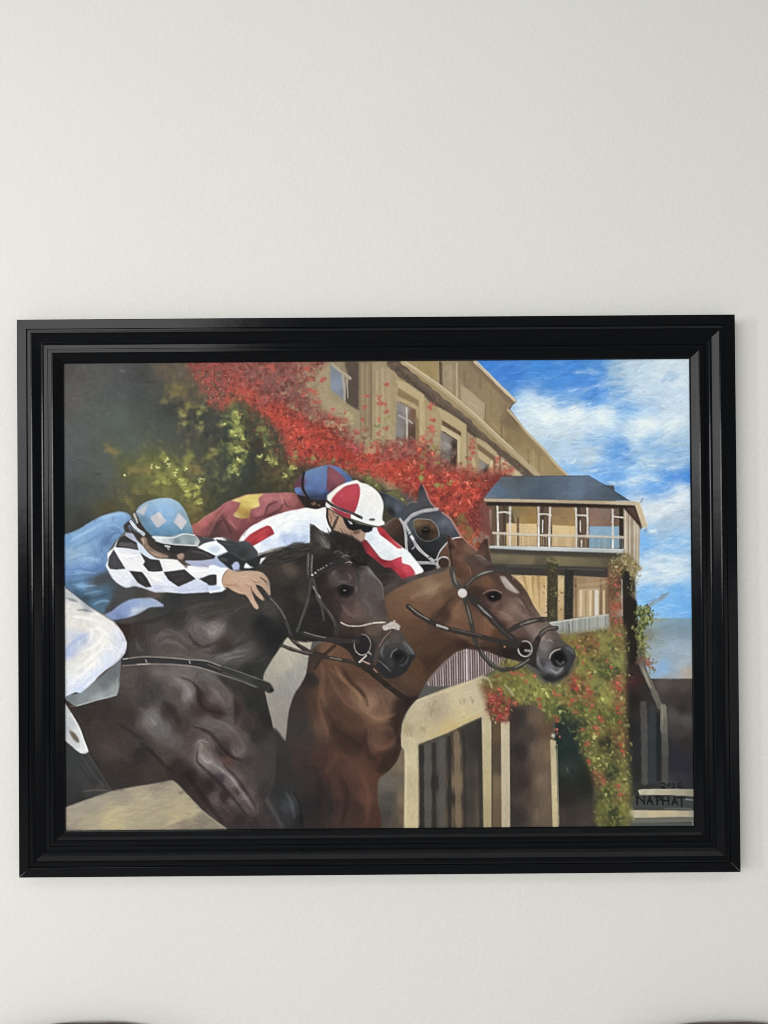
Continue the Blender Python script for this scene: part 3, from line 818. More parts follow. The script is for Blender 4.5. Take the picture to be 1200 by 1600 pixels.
SH('618,324 782,324 782,442 618,440', '650,350,7a9cb8 730,345,7599b6 650,400,6c8ea6 740,410,6a8ba2 700,435,7a8c92', sm=0, k=4, st=6)
SS('44362b', 17, '164,215 164,426|370,215 370,345|563,222 563,436', a=0.95, soft=0.9)
SS('4f3d2e', 11, '237,275 237,428|613,300 613,436|416,320 414,430', a=0.9, soft=0.9)
SS('6c6250', 12, '205,240 236,275', a=0.7)
S('2f241e', 22, '790,225 791,440', a=0.97, soft=0.9)
for x in range(112, 800, 9):
    yr = 358 + (x - 105) * 0.032
    S(('8a7454', 'd3bd92', '9a8460')[int(rng.integers(0, 3))] if x < 610 else ('8fa6b0', '5e7c90')[int(rng.integers(0, 2))], 3.5, [(x, yr), (x, 428 + (x - 100) * 0.018)], a=0.5, soft=0.6)
SS('c4c2ba', 11, '127,212 130,320 130,425|195,217 195,330 195,425|347,210 348,320 348,426|409,220 406,330 405,428|547,225 550,330 550,432|608,222 610,330 610,380|744,232 745,340 745,438', a=0.92, hgt=0.6, soft=0.7)
SS('e6e6e2', 7, '348,330 348,425|130,300 130,345|370,290 368,355|405,380 405,428|578,400 578,428|745,400 745,436|570,292 571,350', a=0.8, hgt=0.8)
SS('c2bfb8', 10, '130,248 165,245 195,252|350,258 380,255 412,262|555,262 605,264|750,270 800,275', a=0.9, hgt=0.5)
S('bdb3a2', 13, '105,357 200,362 300,367 420,371 540,373 680,377 802,381', a=0.92, hgt=0.6)
S('8a7d68', 4, '108,365 300,375 540,381 800,389', a=0.6)
SH('84,428 300,432 560,438 802,446 806,468 560,460 300,452 78,441', '150,436,a3acae 400,444,b2b9bb 650,452,9fa8aa 780,458,a8afae', sm=0, k=4, soft=0.7)
SS('c8cdcc', 5, '90,430 300,433 560,440 800,448', a=0.7)
# boarded end wall
SH('804,222 830,235 892,335 888,528 845,490 806,466', '820,300,a09078 850,350,b0a28c 880,400,9c8d78 830,430,a99a84 870,480,998b76', sm=0, k=4, soft=0.7)
for x in range(812, 890, 8):
    S(('c9bda8', '75665a', 'b5a790')[int(rng.integers(0, 3))], rng.uniform(3, 6), [(x, 232 + (x - 812) * 1.25), (x + rng.uniform(-1, 1), 465 + (x - 806) * 0.75)], a=0.65, soft=0.7)
S('d0c4ac', 6, '812,235 812,440', a=0.8)
F('3b2c27', '806,206 864,212 908,328 880,312 800,222', sm=0, soft=0.8)
F('51382f', '815,212 860,222 895,310 850,262', sm=0, soft=1.5)
F('2d2420', '70,192 868,208 850,222 800,226 70,212', sm=0, soft=0.9)
SH('54,172 400,180 868,190 872,212 700,205 400,196 60,190', '100,182,a8977c 300,186,b09c7e 600,194,a38f72 820,202,b5a284', sm=0, k=4, soft=0.7)
F('bda985', '866,192 890,196 932,322 926,330 904,330 868,214', sm=0, soft=0.7, st=6)
S('d6c8a6', 5, '890,200 930,320', a=0.7)
SH('155,54 400,52 616,51 720,112 835,186 500,180 58,172 100,116', '180,80,4e5862 130,140,4a5e74 100,160,55687c 300,100,475462 350,150,435060 480,90,4c5a6c 560,80,56667a 560,130,56667c 640,90,4f5d6e 720,150,44505e 780,175,404b58 620,165,4a586a 250,60,484e56', sm=0, k=5, soft=0.7)
m = F('3e4a5a', '155,54 400,52 616,51 720,112 835,186 500,180 58,172 100,116', sm=0, a=0.0)
BR(m, 14, 4, a=0.45, ang=4, hg=0.3)
S('2e353e', 4, '155,54 400,52 616,51 720,112 835,186', a=0.5, sm=0)
SS('6a7684', 10, '895,190 905,175|918,345 925,338', a=0.6, soft=1.5)
# creeper on the posts
SH('722,545 800,480 830,470 905,555 870,590 866,960 800,960 735,905', '745,600,6a4638 750,680,5c4430 770,750,8c4a34 760,850,6a4a30 815,640,2c2721 830,800,27241f 840,920,2a2820 800,560,4a4028 850,550,857452 820,500,756844 790,700,77684f 795,780,8a8070', k=4, soft=1.5)
LEAF('730,520 800,475 905,555 868,600 850,570 790,560 770,600 735,600', '8a7c4c a09460 6c6236 54492c b0a674', 110, 5, 3, a=0.7, hg=0.9)
SS('c9c3b4', 9, '794,610 796,700|795,700 797,800', a=0.7)
F('262320', '800,590 830,570 852,640 848,760 860,960 808,960', soft=1.2)
LEAF('725,560 775,560 800,800 790,905 740,900', '7a4030 96503a 6a5a34 848048 5c3a2c b0483a', 130, 5, 3, a=0.7, hg=0.9)
SPOT('b8443a', '770,690 775,770 760,640 785,880 765,840 790,830', 5, 3, n=4, a=0.75)
LEAF('840,560 870,590 862,760 845,720', '6c6a3c 8a8450 4a4628 a09a66', 50, 5, 3, a=0.7)
LEAF('862,770 900,770 945,762 965,815 930,850 900,890 925,960 865,960', '3c4422 566030 747a3c 2c3420 8a8c48', 190, 7, 4, a=0.75, hg=0.9)
SPOT('8f9448', '940,770 930,830 960,815 905,780 880,940', 6, 3.5, n=4, a=0.7)
WISP('7c6c5c', '915,762 960,735 1035,690', 22, n=40, a=0.3)
WISP('6f7466', '930,820 970,810 1010,818', 16, n=20, a=0.25)
fr(940, 940, 4.4467)
F('211d1a', '160,0 240,0 250,130 245,420 190,440 165,300', soft=1.5)
LEAF('240,60 340,60 350,130 300,200 300,300 290,350 245,300 235,140', '3c4422 566030 747a3c 2c3420 8a8c48', 130, 7, 4, a=0.75, hg=0.9)
LEAF('250,230 300,260 350,360 360,500 320,470 280,390', '5a5a2c 74743c 6c4a30 8a8450', 70, 6, 4, a=0.6, soft=4)
SPOT('8a3c2c', '318,440 325,460 322,420', 7, 4, n=4, a=0.6)
SPOT('5c4034', '262,400 265,420', 9, 5, n=4, a=0.6)
SPOT('5a2a28', '210,560 215,530', 8, 5, n=4, a=0.5)
# --- ground floor: fence slats, lintel, columns
fr(640, 840, 4.6154)
m = F('6c5a58', '120,1070 320,840 480,800 700,870 690,900 600,970 420,1065', soft=0.8)
for i, x in enumerate(range(120, 700, 17)):
    yt = 1070 - max(0, (x - 120)) * 1.08 if x < 330 else 808 + (x - 330) * 0.12
    yb = 1075 if x < 400 else 1070 - (x - 400) * 0.53
    if yb > yt + 6:
        S(('8c7c7a', 'a4969a', '7a6a68')[i % 3] if x != 409 else 'b8acb4', 9, [(x, yt), (x + 3, yb)], a=0.9, soft=0.6)
        S('3a2c2a', 5, [(x + 8, yt), (x + 11, yb)], a=0.85, soft=0.6)
S('b9aeb4', 13, '412,815 415,1030', a=0.8)
fr(600, 1000, 4)
F('4b463f', '-20,860 100,690 132,720 130,1180 -60,1180', sm=0, soft=2)
SH('-60,900 100,690 135,700 132,1215 -60,1215', '20,900,57524a 40,1000,44403b 20,1100,3b3834 70,1130,4a4038 110,800,6a5a48 118,1000,6c5b46 110,1120,5f4e3c 85,850,5a5044', sm=0, k=4, st=10)
m = SH('210,640 612,470 640,1215 210,1215', '235,750,2f2b26 270,800,4a4742 270,1000,47443e 315,900,2c2927 355,700,45433f 360,1000,4a463f 410,700,352c28 410,1000,302925 455,700,63533e 460,900,6b5943 465,1080,5a4b38 520,700,33302d 560,650,2c2a29 540,900,3d3730 590,1000,463d33 570,1120,4a4136 520,1050,38332d 240,1100,35302b', sm=0, k=4)
BR(m, 16, 4, a=0.45, ang=90, hg=0.25, spread=6)
SS('4c4944', 40, '270,670 272,900 274,1190|360,640 362,900 364,1190', a=0.9, soft=1.2)
SS('2a2624', 26, '312,660 314,1190|406,620 410,1190|235,680 236,1190', a=0.9, soft=1.2)
SS('33302d', 60, '530,560 540,1190', a=0.5, soft=3)
SS('6d5b45', 36, '452,590 458,800 466,1190', a=0.85, soft=1.4)
SS('2c2826', 22, '495,580 502,800 506,1190|588,520 600,800 606,1190', a=0.7, soft=1.6)
m = SH('672,500 740,520 742,1215 676,1215', '690,600,54442f 710,700,4a3c30 715,900,66563f 700,1100,5c4c38 730,800,4a3d30', sm=0, k=4)
m = SH('780,430 920,390 1060,470 1060,1215 782,1215', '830,500,302a28 850,700,2c2726 860,900,342725 840,1100,302b29 800,900,332d2a 900,600,3e342d 950,500,5c4a3c 960,700,5e4e3f 990,900,645443 980,1100,5c4d3e 1030,700,6a563f 1020,1000,5f4f3d 930,1000,56473a 1010,560,55402f 910,1000,40352e', sm=0, k=4)
BR(m, 18, 4.5, a=0.5, ang=90, hg=0.25, spread=6)
SH('1070,480 1320,480 1330,1220 1080,1220', '1110,700,1c2a26 1200,800,222a22 1120,900,22241f 1240,1100,3a332e 1110,1130,3a332d', sm=0, k=5, soft=2)
m = SH('1070,560 1300,560 1300,1220 1080,1220', '1110,700,1c2a26 1120,900,22241f 1150,1000,262320 1180,1100,332d29 1240,900,20231d 1220,1100,3a332e 1140,820,28342f 1250,1160,3f3832 1110,1130,3a332d', sm=0, k=5, st=12)
lint = SH('195,388 300,345 420,300 540,262 620,228 665,250 690,340 640,400 650,450 664,492 606,492 520,530 400,590 215,662 217,1000 217,1260 124,1260 128,1000 130,760 128,700 104,668 112,540 150,450', '240,400,b0a184 350,420,a3947a 320,450,978970 450,380,b8aa86 560,330,b4a688 600,420,b5a784 500,480,b9a97c 400,560,b59f6c 300,590,b0a07a 180,500,a99c7c 150,560,9a8c6c 160,640,b3a683 170,760,b8aa86 165,900,ad9f7c 175,1100,b5a67e 640,300,a3967a 235,560,a89a76 130,640,aea281', k=4, soft=0.8, st=10, sm=0)
SPOT('8f8166', '330,410 350,440 300,450 270,430 150,560 230,560 500,390 540,380 160,600', 9, 5, n=4, a=0.45, ang=80, spread=15)
S('c3b48c', 9, '210,386 330,345 430,312 560,262', a=0.6)
S('b59d5e', 12, '290,610 400,560 520,508 600,475', a=0.7, soft=1.6)
S('5e523c', 7, '218,664 400,592 520,534 606,494', a=0.6)
SS('cfc29e', 10, '140,720 138,900 136,1160', a=0.45, soft=1.6)
SS('8f8260', 7, '213,670 216,900 218,1160', a=0.6)
m = SH('612,480 655,462 672,520 672,1215 624,1215', '640,520,b0a27e 645,700,a99b76 650,900,a6976f 650,1100,9a8a64', sm=0, k=4, st=9)
S('443a2e', 6, '675,520 677,900 676,1165', a=0.8)
m = SH('732,520 786,516 790,1215 736,1215', '755,560,b5a789 765,700,b1a284 760,900,aea084 765,1100,a8997c', sm=0, k=4, st=9)
m = SH('1040,630 1076,640 1092,1215 1056,1215', '1055,680,a89a76 1060,800,b3a47e 1070,1000,b8a97f 1075,1130,b0a079', sm=0, k=4, st=9)
S('d8cfae', 5, '1080,660 1086,900 1092,1160', a=0.5)
# --- flowering creeper hanging over the ground floor
fr(740, 980, 4.6154)
vp = '600,85 700,60 900,35 1010,10 1090,0 1100,300 1105,700 1125,1000 1135,1250 1120,1440 895,1440 880,1180 840,1040 770,880 700,720 640,680 540,690 500,600 400,540 330,580 265,560 250,690 190,690 110,640 80,520 50,420 140,340 230,240 330,260 480,390 560,430 690,350 740,220'
m = SH(vp, '200,320,5c5a2c 300,290,6a5f2e 250,450,66642e 360,480,6a6a32 180,540,74302a 230,620,7a3029 460,480,7a7c38 530,560,62682e 560,650,4a5228 640,620,2c3a28 680,520,6c5c30 650,450,74703a 720,420,7a3a2e 800,300,6f6e34 700,200,76642f 850,130,6a4a2c 950,120,78743a 1050,100,6f5a34 1050,250,7a7a40 960,330,3a4426 1040,430,7c4a34 900,420,6f7038 830,520,74502f 780,600,4c5428 950,520,84843c 1050,560,7a5a34 880,640,62602e 1000,650,4a4e26 900,760,6a5c30 800,780,4e5028 740,740,24302a 960,850,2c2820 1060,800,74502f 930,950,58592c 860,950,5a582c 1000,1050,243020 900,1100,6a4630 1060,1000,625a30 960,1200,3f4424 1080,1150,77733a 1000,1350,333c22 930,1350,5a5a2a 1090,1330,6a682f 1060,1220,66502f', k=5, soft=4)
BR(m, 9, 4, jit=0.13, a=0.65, n=1.3, spread=60, hg=0.8)
LEAF(None, '6f6e34 84843e 5a5a2a 989648 4a4c24 7c7438', 850, 7, 3.2, a=0.65, hg=1.0, mask=m, ang=70, spread=45)
LEAF(None, 'b4b460 a8a454 c4c47c', 130, 5, 2.4, a=0.7, hg=1.2, mask=m, ang=60, spread=50)
LEAF(None, '2c3422 34301f 243024', 170, 9, 4, a=0.45, hg=0.4, mask=m)
WET(m, 1.2, 0.9)
LEAF(None, 'a8a456 b8b468 8a8a44', 150, 5, 2.6, a=0.55, hg=1.1, mask=m, ang=60, spread=50)
SPOT('b03a34', '130,520 150,550 110,500 180,560 200,490 190,460 260,540 300,560 240,600 240,640 170,660 210,660 150,600 720,400 740,430 730,380 730,460 820,460 840,490 850,580 720,540 590,660 595,690 470,545 480,580 600,500 580,480 1040,430 1050,460 1040,590 1060,690 910,660 920,690 780,750 880,740 890,780 820,860 835,980 940,1130 1040,1150 1060,1220 1075,900 1070,850 1055,630', 6.5, 4, n=4, a=0.7, hg=1.2)
SPOT('a84438', '740,130 760,150 800,180 860,110 900,130 790,270 960,260 990,300 1040,60 1060,360 830,330 840,370 800,510 700,560 740,620 1060,560 1080,920 880,1060 920,1090 300,340 350,350 380,400 440,360 170,360 270,340 320,340', 6, 3.4, n=4, a=0.65, hg=1.1)
SPOT('dc5a50', '130,510 145,530 355,350 730,390 825,460 595,755 605,775 445,360 475,560 885,740 190,465 1040,410 600,740 620,800 300,560 230,600', 4, 2.4, n=3, a=0.8, hg=1.3)
SPOT('c0c468', '510,470 530,500 540,520 500,460 860,810 840,330 870,330 930,520 770,440 880,800 440,490 1060,520 620,440 630,620 900,960 920,1010 1090,1110 950,1220', 5, 2.6, n=4, a=0.75, hg=1.3, ang=60)
SS('9a9474', 16, '80,370 110,390 130,440|225,425 250,450 285,495', a=0.75, soft=1.3, hgt=0.7)
E('b5b2a0', 575, 792, 13, 14, soft=1.2)
SPOT('202e2a', '700,830 740,960 680,900 720,1040 650,850', 14, 7, n=4, a=0.5)
SS('5a6a60', 9, '680,730 700,770|670,1020 680,1050', a=0.5, soft=1.4)
# ---------------------------------------------------------------- riders and horses
# --- far horse in the dark hood
fr(560, 740, 4.8)
SH('150,420 230,360 310,335 360,420 380,640 260,520', '220,400,4a3a32 290,380,443026 330,450,32241e 300,500,2c211c 250,430,3f2e26', k=4, st=9)
S('6a615c', 14, '195,395 250,355 300,335', a=0.6, soft=2)
hood = SH('155,140 185,148 235,165 320,213 365,245 385,222 440,222 448,180 455,130 470,90 486,92 510,150 560,250 640,305 700,362 760,468 705,505 650,560 620,610 600,700 560,745 480,750 430,690 375,600 362,480 330,380 300,345 240,320 205,260 175,200', '175,160,2c2e31 230,210,3b424c 290,270,4a5362 330,300,3a404a 250,290,202226 380,240,3f4044 430,240,434246 470,150,3b3a40 490,200,46444c 520,235,3f3d42 460,110,302e33 400,300,3d424a 500,270,3b3c42 600,310,3a3d43 640,370,565d6a 690,400,4e5562 660,430,3f444d 720,450,3b4048 620,330,464b55 640,500,2b2d31 560,545,232529 500,560,1f2124 450,540,25282b 420,600,1d1f21 520,620,191b1d 480,700,17181a 400,480,363b42 400,400,434a52 560,700,1c1c1d', k=4, soft=0.7, st=9, n=1.2)
S('a36d66', 12, '486,95 510,150 540,220 575,258', a=0.85, soft=0.9)
S('a2706a', 15, '632,300 690,345 735,420 770,475 830,540 895,592', a=0.9, soft=0.9)
S('8a7a72', 6, '365,245 390,222 440,220', a=0.6)
S('7a7a74', 5, '160,142 220,160 300,205', a=0.5)
SH('560,740 590,690 630,590 690,510 770,488 830,540 895,595 890,650 720,720 640,730', '640,600,5a3c2a 700,540,6a4a38 760,520,54362a 820,570,6a4c3c 700,620,4a2e22 640,680,3a241c 800,620,5a3e30', k=4, soft=0.8, st=8)
SH('412,362 440,345 500,348 545,356 582,392 604,448 600,484 540,512 480,508 440,470 420,420', '450,380,6a5238 500,370,5f4630 560,400,5a4030 470,430,3a2e24 510,430,191513 560,450,32241c 500,470,201a17 470,490,2a211c 580,470,4a3326', k=4, soft=0.7)
S('737b7d', 7, '412,362 440,347 500,348 545,356 582,392 604,448 602,478', a=0.85)
S('5a6266', 7, '412,365 420,420 440,470 480,506 540,514 598,486', a=0.75)
E('0f0d0c', 508, 440, 34, 20)
S('6f6a62', 5, '490,428 520,425', a=0.7)
SS('a5a3a6', 24, '352,372 400,322 480,288 590,272', a=0.95, hgt=0.4, soft=0.8)
SS('8c8a8e', 6, '360,385 405,338 485,303 590,286', a=0.6)
SS('9fa0a2', 20, '312,346 340,390 355,470 362,590', a=0.95, hgt=0.4)
SS('a6a5a8', 22, '345,378 385,450 415,510 460,580 560,662', a=0.95, hgt=0.4)
SS('8f8d92', 22, '430,676 500,678 590,682', a=0.95)
SS('c5c3c4', 6, '350,470 356,580|440,540 520,630|440,668 560,670', a=0.6)
SS('d8d8d6', 16, '395,478 410,495', a=0.9)
SS('2a2a2c', 10, '385,470 405,455|525,640 545,622', a=0.8)
S('8e8c90', 13, '420,520 425,550 405,572', a=0.9)
E('3a2620', 640, 685, 46, 42)
ARC('a8a5a6', 13, 640, 678, 48, 46, 130, 380, a=0.95)
S('b9b5b4', 11, '585,655 612,590 670,520 715,492 765,485', a=0.95)
SS('9a989a', 14, '590,650 560,662|585,690 595,720', a=0.9)
# --- rider in maroon
fr(350, 720, 4.8)
PIG[:] = [1.16, 0.016]      # thinner, lighter paint on these silks
SH('-250,500 -190,470 -110,420 -60,385 0,330 70,298 170,262 300,252 420,247 520,246 580,280 620,360 480,440 300,520 150,640 -20,640 -170,640 -230,580',
   '-220,490,7c4038 -150,470,8e4846 -90,420,8a4846 -60,500,54282a -130,540,6a3438 -100,590,3a2224 -30,430,6f363a 20,340,804448 60,420,743a3e 40,520,4a282a 0,480,5e3034 100,480,6f383c 90,560,4c2628 160,500,5c2c2e 200,440,662f32 150,560,5a2628 330,290,8c5050 260,400,80464a 420,290,844a4c 380,340,6c3a3e 480,280,8a4c4a 300,350,7a4244 350,420,5e2c30 450,350,743c3e 420,410,5a2a2c 520,310,76403e 570,340,5c2c2c 250,470,5c2a2c 540,270,6a3a38', k=4, soft=0.7, st=11, n=1.3)
for c, w, a, so, q in (('a05e5c', 16, .55, 1.6, '-200,480 -140,430 -80,395 -20,355'), ('955654', 14, .5, 1.6, '-120,580 -90,500 -40,420 10,370'), ('9c605e', 14, .5, 1.5, '420,262 445,295 440,335'), ('8f5250', 16, .5, 1.6, '300,270 320,330 300,390'), ('935654', 14, .5, 1.6, '340,300 390,290 410,320'), ('8a4c4c', 14, .5, 1.6, '30,400 60,470 100,530'),
                       ('371c1f', 14, .6, 1.6, '310,420 335,345 400,310'), ('3a1d20', 14, .6, 1.6, '340,415 420,370 445,335'), ('3a1e20', 12, .6, 1.6, '450,290 470,340 520,360'), ('34191c', 18, .55, 2, '200,450 300,425 400,405'), ('301a1c', 20, .6, 2.2, '-70,540 -40,480 0,450'), ('2c181a', 16, .6, 2, '-20,410 20,480 60,560'), ('7d4040', 18, .5, 1.8, '150,470 250,430 330,415')):
    S(c, w, q, a=a, soft=so, taper=1)
SS('9c5a58', 15, '-190,470 -130,425 -70,390|-110,560 -70,480 -20,390|420,270 440,300 430,330|260,270 275,330|20,440 60,480 90,510', a=0.4, soft=2, taper=1)
SS('3f2124', 13, '300,420 330,340 410,310|340,410 420,370 440,330|480,300 500,340|200,440 300,420 380,400|-60,520 -40,560 20,530|-10,400 30,470', a=0.5, soft=2, taper=1)
F('34201f', '-110,520 -60,440 -10,420 0,500 20,560 -60,610 -120,590', soft=5, a=0.55)
PIG[:] = [1.0, 0.0]
SS('252022', 12, '-230,560 -120,600 -20,612', a=0.6, soft=2)
SH('60,306 120,285 175,264 300,256 262,290 272,350 205,372 192,438 130,442 72,418 110,370 132,322', '90,302,d0bc66 180,285,cdb85e 250,280,c6b058 160,330,bca450 240,330,cdb968 130,380,9a7a34 170,410,8c6a2c 90,415,b39a58 150,430,9f8040', sm=0, k=4, soft=0.7, st=7)
S('e0d49a', 8, '75,415 100,425 120,430', a=0.7, taper=1)
F('241b1a', '560,250 780,270 790,380 690,372 620,362 570,300', soft=1.5)
SPOT('6c4c38', '690,325 670,330 720,345', 5, 4, n=4, a=0.6)
SH('530,225 535,180 560,140 600,100 655,70 740,46 800,40 870,58 930,108 972,158 960,240 800,260 770,295 700,295 640,278 560,262', '570,170,5c2c3c 545,200,63303c 650,110,54709e 700,140,4f6aa0 640,200,4a669c 720,220,485f94 690,80,5a749e 700,270,2f3f66 640,260,38486c 760,180,4d669a 760,280,2a3352 900,120,3f588c 850,60,4c68a0 940,150,3c568c 880,80,49649a', k=4, soft=0.7, st=8)
SH('783,48 850,85 915,150 880,200 800,245 772,215 776,140', '800,90,7c4048 840,130,82444e 800,190,6e3644 870,160,7a3e48 820,220,5c2c38', k=4, soft=0.7, st=7)
S('34446a', 4, '782,45 778,140 768,225', a=0.6)
S('1c1818', 20, '600,95 590,160 598,225 650,312', a=0.9, soft=1)
SH('533,214 575,208 592,262 545,256', '560,230,4f6ba6 575,250,3c5488', k=3, soft=0.8)
F('2a3350', '640,265 770,280 765,300 650,300', soft=1.5)
# --- rider in white and red
wh = SH('112,622 130,580 165,540 220,495 350,430 480,388 560,372 620,362 700,372 772,358 800,430 805,540 760,620 650,700 480,700 330,720 190,760 100,738 52,690 122,662',
   '400,450,e6e8ea 330,450,e2e4e8 600,400,e4e8ec 700,400,e8ebee 540,400,e0e3e7 480,500,dfe4ea 450,590,a3b4d8 520,590,a2b4d8 600,580,a5b6d6 560,540,cdd8e8 330,610,c0cce2 390,560,dfe5ec 250,660,d6dee8 200,690,c4d2e6 120,710,aec4de 90,690,c8d8e8 230,520,dfe3e8 150,580,d5dae2 720,490,d9dfe6 690,430,dfe4ea 640,520,c0cbde 760,420,dde1e6 640,620,b4c0d6 420,640,c4d0e4', k=4, soft=0.7, st=12, n=1.3)
SS('b9c6dc', 9, '660,420 640,500 650,560|330,600 370,560|300,640 340,600|540,470 600,450|700,480 740,520|180,690 190,730|130,690 150,725', a=0.5, soft=1.6, taper=1)
SS('f2f3f3', 10, '240,500 350,445 450,415|560,390 640,380 700,390|420,520 500,480 560,470|350,640 420,600|140,590 190,540', a=0.6, soft=1.5, taper=1)
SH('133,636 165,595 200,560 260,525 325,494 352,500 372,530 382,556 290,610 210,656', '180,600,b02c36 250,560,a82832 330,520,ac2e36 350,550,96222c 220,640,981f2b 290,590,b8323c', k=4, soft=0.6, sm=0, st=7)
SS('c04a50', 8, '200,600 260,560 330,520', a=0.5, soft=1.5, taper=1)
fr(560, 740, 4.8)
SH('40,520 55,455 100,420 140,412 200,450 260,505 330,560 385,602 440,670 492,742 430,775 330,806 230,730 100,625 -10,570',
   '100,450,cdd6de 90,500,c4d0da 150,480,dde3e6 140,560,d5dde2 220,540,dde3e7 200,600,cfd8de 280,600,dfe4e8 340,620,dce2e6 300,650,d2d9df 380,660,e2e6e8 430,720,e6e9ea 460,740,e0e4e6 250,640,c9d2da', k=4, soft=0.7, st=9)
SS('aebbc8', 8, '100,470 150,500|90,520 150,560|180,520 220,560|250,560 230,600|280,590 330,610', a=0.5, soft=1.5, taper=1)
SH('143,412 165,408 195,425 250,490 335,572 300,572 215,505 160,462', '170,430,b42a34 220,480,b02832 280,540,c03844 190,470,98202c', k=4, soft=0.6, st=6)
SH('-20,540 0,500 55,505 110,570 170,645 240,662 300,640 328,632 330,680 390,700 428,768 330,808 230,735 100,640 0,580',
   '20,520,6a2028 40,560,8c202c 100,600,a02430 150,660,8e1e2a 220,690,9c2430 200,665,7a1c28 290,680,b42e3e 320,660,c43c4c 300,740,a82636 360,720,c63c4a 390,740,b83040 330,780,9a2030 250,720,8c1f2c', k=4, soft=0.7, st=7)
SS('d86470', 10, '290,660 320,650|340,710 380,705|350,745 400,740', a=0.6, soft=1.3, taper=1)
SS('5a3a30', 8, '60,510 120,590 175,650', a=0.5, soft=1.3)
# dark shapes under his arm
SH('-20,570 40,590 120,650 200,715 240,715 330,800 300,830 190,860 160,820 60,700 0,690', '40,640,1f1b1a 120,700,2c2624 200,760,26211f 260,780,352e2b 180,830,2e2825 300,810,403832', k=4, soft=0.9, st=8)
SS('4c4440', 10, '150,770 230,760 300,780|180,830 260,810', a=0.4, soft=2)
fr(500, 740, 10)
# face
SH('110,560 250,640 330,690 420,740 560,840 700,890 710,960 690,1060 640,1095 560,1080 440,1010 300,940 200,880 140,800 110,680', '180,700,a5826c 160,640,8c6852 300,720,a8876a 340,800,b08e72 270,860,9c7c66 380,890,a4836b 440,950,8c6a54 520,930,6a4c40 600,1010,b08c7a 640,1060,a2826e 680,960,a8887a 560,1040,9c7c68 480,1010,94735e 560,950,7a5c4c', k=14, soft=0.7, st=5)
F('171619', '360,690 430,740 520,770 700,830 830,850 820,910 760,940 690,935 640,890 560,900 460,890 400,810', soft=0.8)
F('141316', '430,830 520,910 660,870 600,820', soft=1)
SS('cdd6e0', 40, '440,750 480,785 510,800', a=0.85, taper=1)
S('4a4a55', 30, '560,790 640,800', a=0.5)
F('3f3026', '520,920 600,910 660,890 600,960 540,970', soft=1.2, a=0.7)
SS('29211e', 38, '120,560 115,680 140,790 190,880', a=0.9)
SS('2f2622', 40, '280,690 240,780 210,860', a=0.8, soft=1)
SS('5e4638', 30, '150,640 180,720 170,790|200,620 240,690', a=0.5, soft=1)
SH('95,520 120,400 115,365 180,310 280,225 400,165 540,125 590,118 630,150 760,190 860,260 930,330 985,440 1000,540 985,640 980,750 1018,780 1000,815 940,835 860,825 740,790 600,745 490,715 485,690 380,660 220,600 150,550',
   '150,370,dcd8cc 250,260,e0dcd0 400,180,e2dfd6 580,140,e4e2dc 700,240,e2e1db 780,330,e4e3dd 850,420,dfded9 900,520,e3e2de 760,460,dddbd2 680,520,d6d7d4 800,600,d8d8d2 700,600,d3d6d6 900,680,dcdde0 760,690,cfd6e0 640,660,d3d9e2 950,780,e4e6e6 820,770,e2e5e6 600,720,dde2e6 980,600,e0dfdb 650,330,dcdbd5 120,470,d0ccc4', k=14, soft=0.7, st=9, n=1.2)
SH('180,450 230,360 300,290 400,215 520,180 600,172 628,230 632,330 610,450 580,550 530,640 400,590 250,520', '250,400,a82c3c 350,300,b0303e 330,380,c04a56 480,230,b43444 580,230,b43848 480,330,b83a46 560,400,a62a3a 420,450,b02c3a 400,530,8e1f2c 520,560,98222f 300,470,96222f 460,420,c24450', k=14, soft=0.7, st=8)
SS('d88a90', 26, '320,380 350,345|590,215 600,235', a=0.6, soft=1, taper=1)
SH('160,530 260,570 400,625 490,650 480,720 380,690 250,620', '250,590,8c2433 350,640,942638 440,680,a02c3c', k=10, soft=0.7)
S('2d2b2b', 42, '110,440 170,490 280,550 400,595 520,640 650,705', a=0.95)
S('5a5856', 14, '200,500 300,550 420,595 560,650', a=0.5)
F('c9ccc8', '98,480 150,520 158,550 130,560 98,530', soft=0.7)
E('4a4a4c', 820, 738, 48, 20)
SS('f0f0ee', 30, '500,700 620,745 760,790 880,815 990,795', a=0.75, hgt=0.7)
S('8e8d86', 14, '520,740 640,790 800,830 930,842', a=0.5)
S('2a2626', 22, '105,560 130,570', a=0.9)

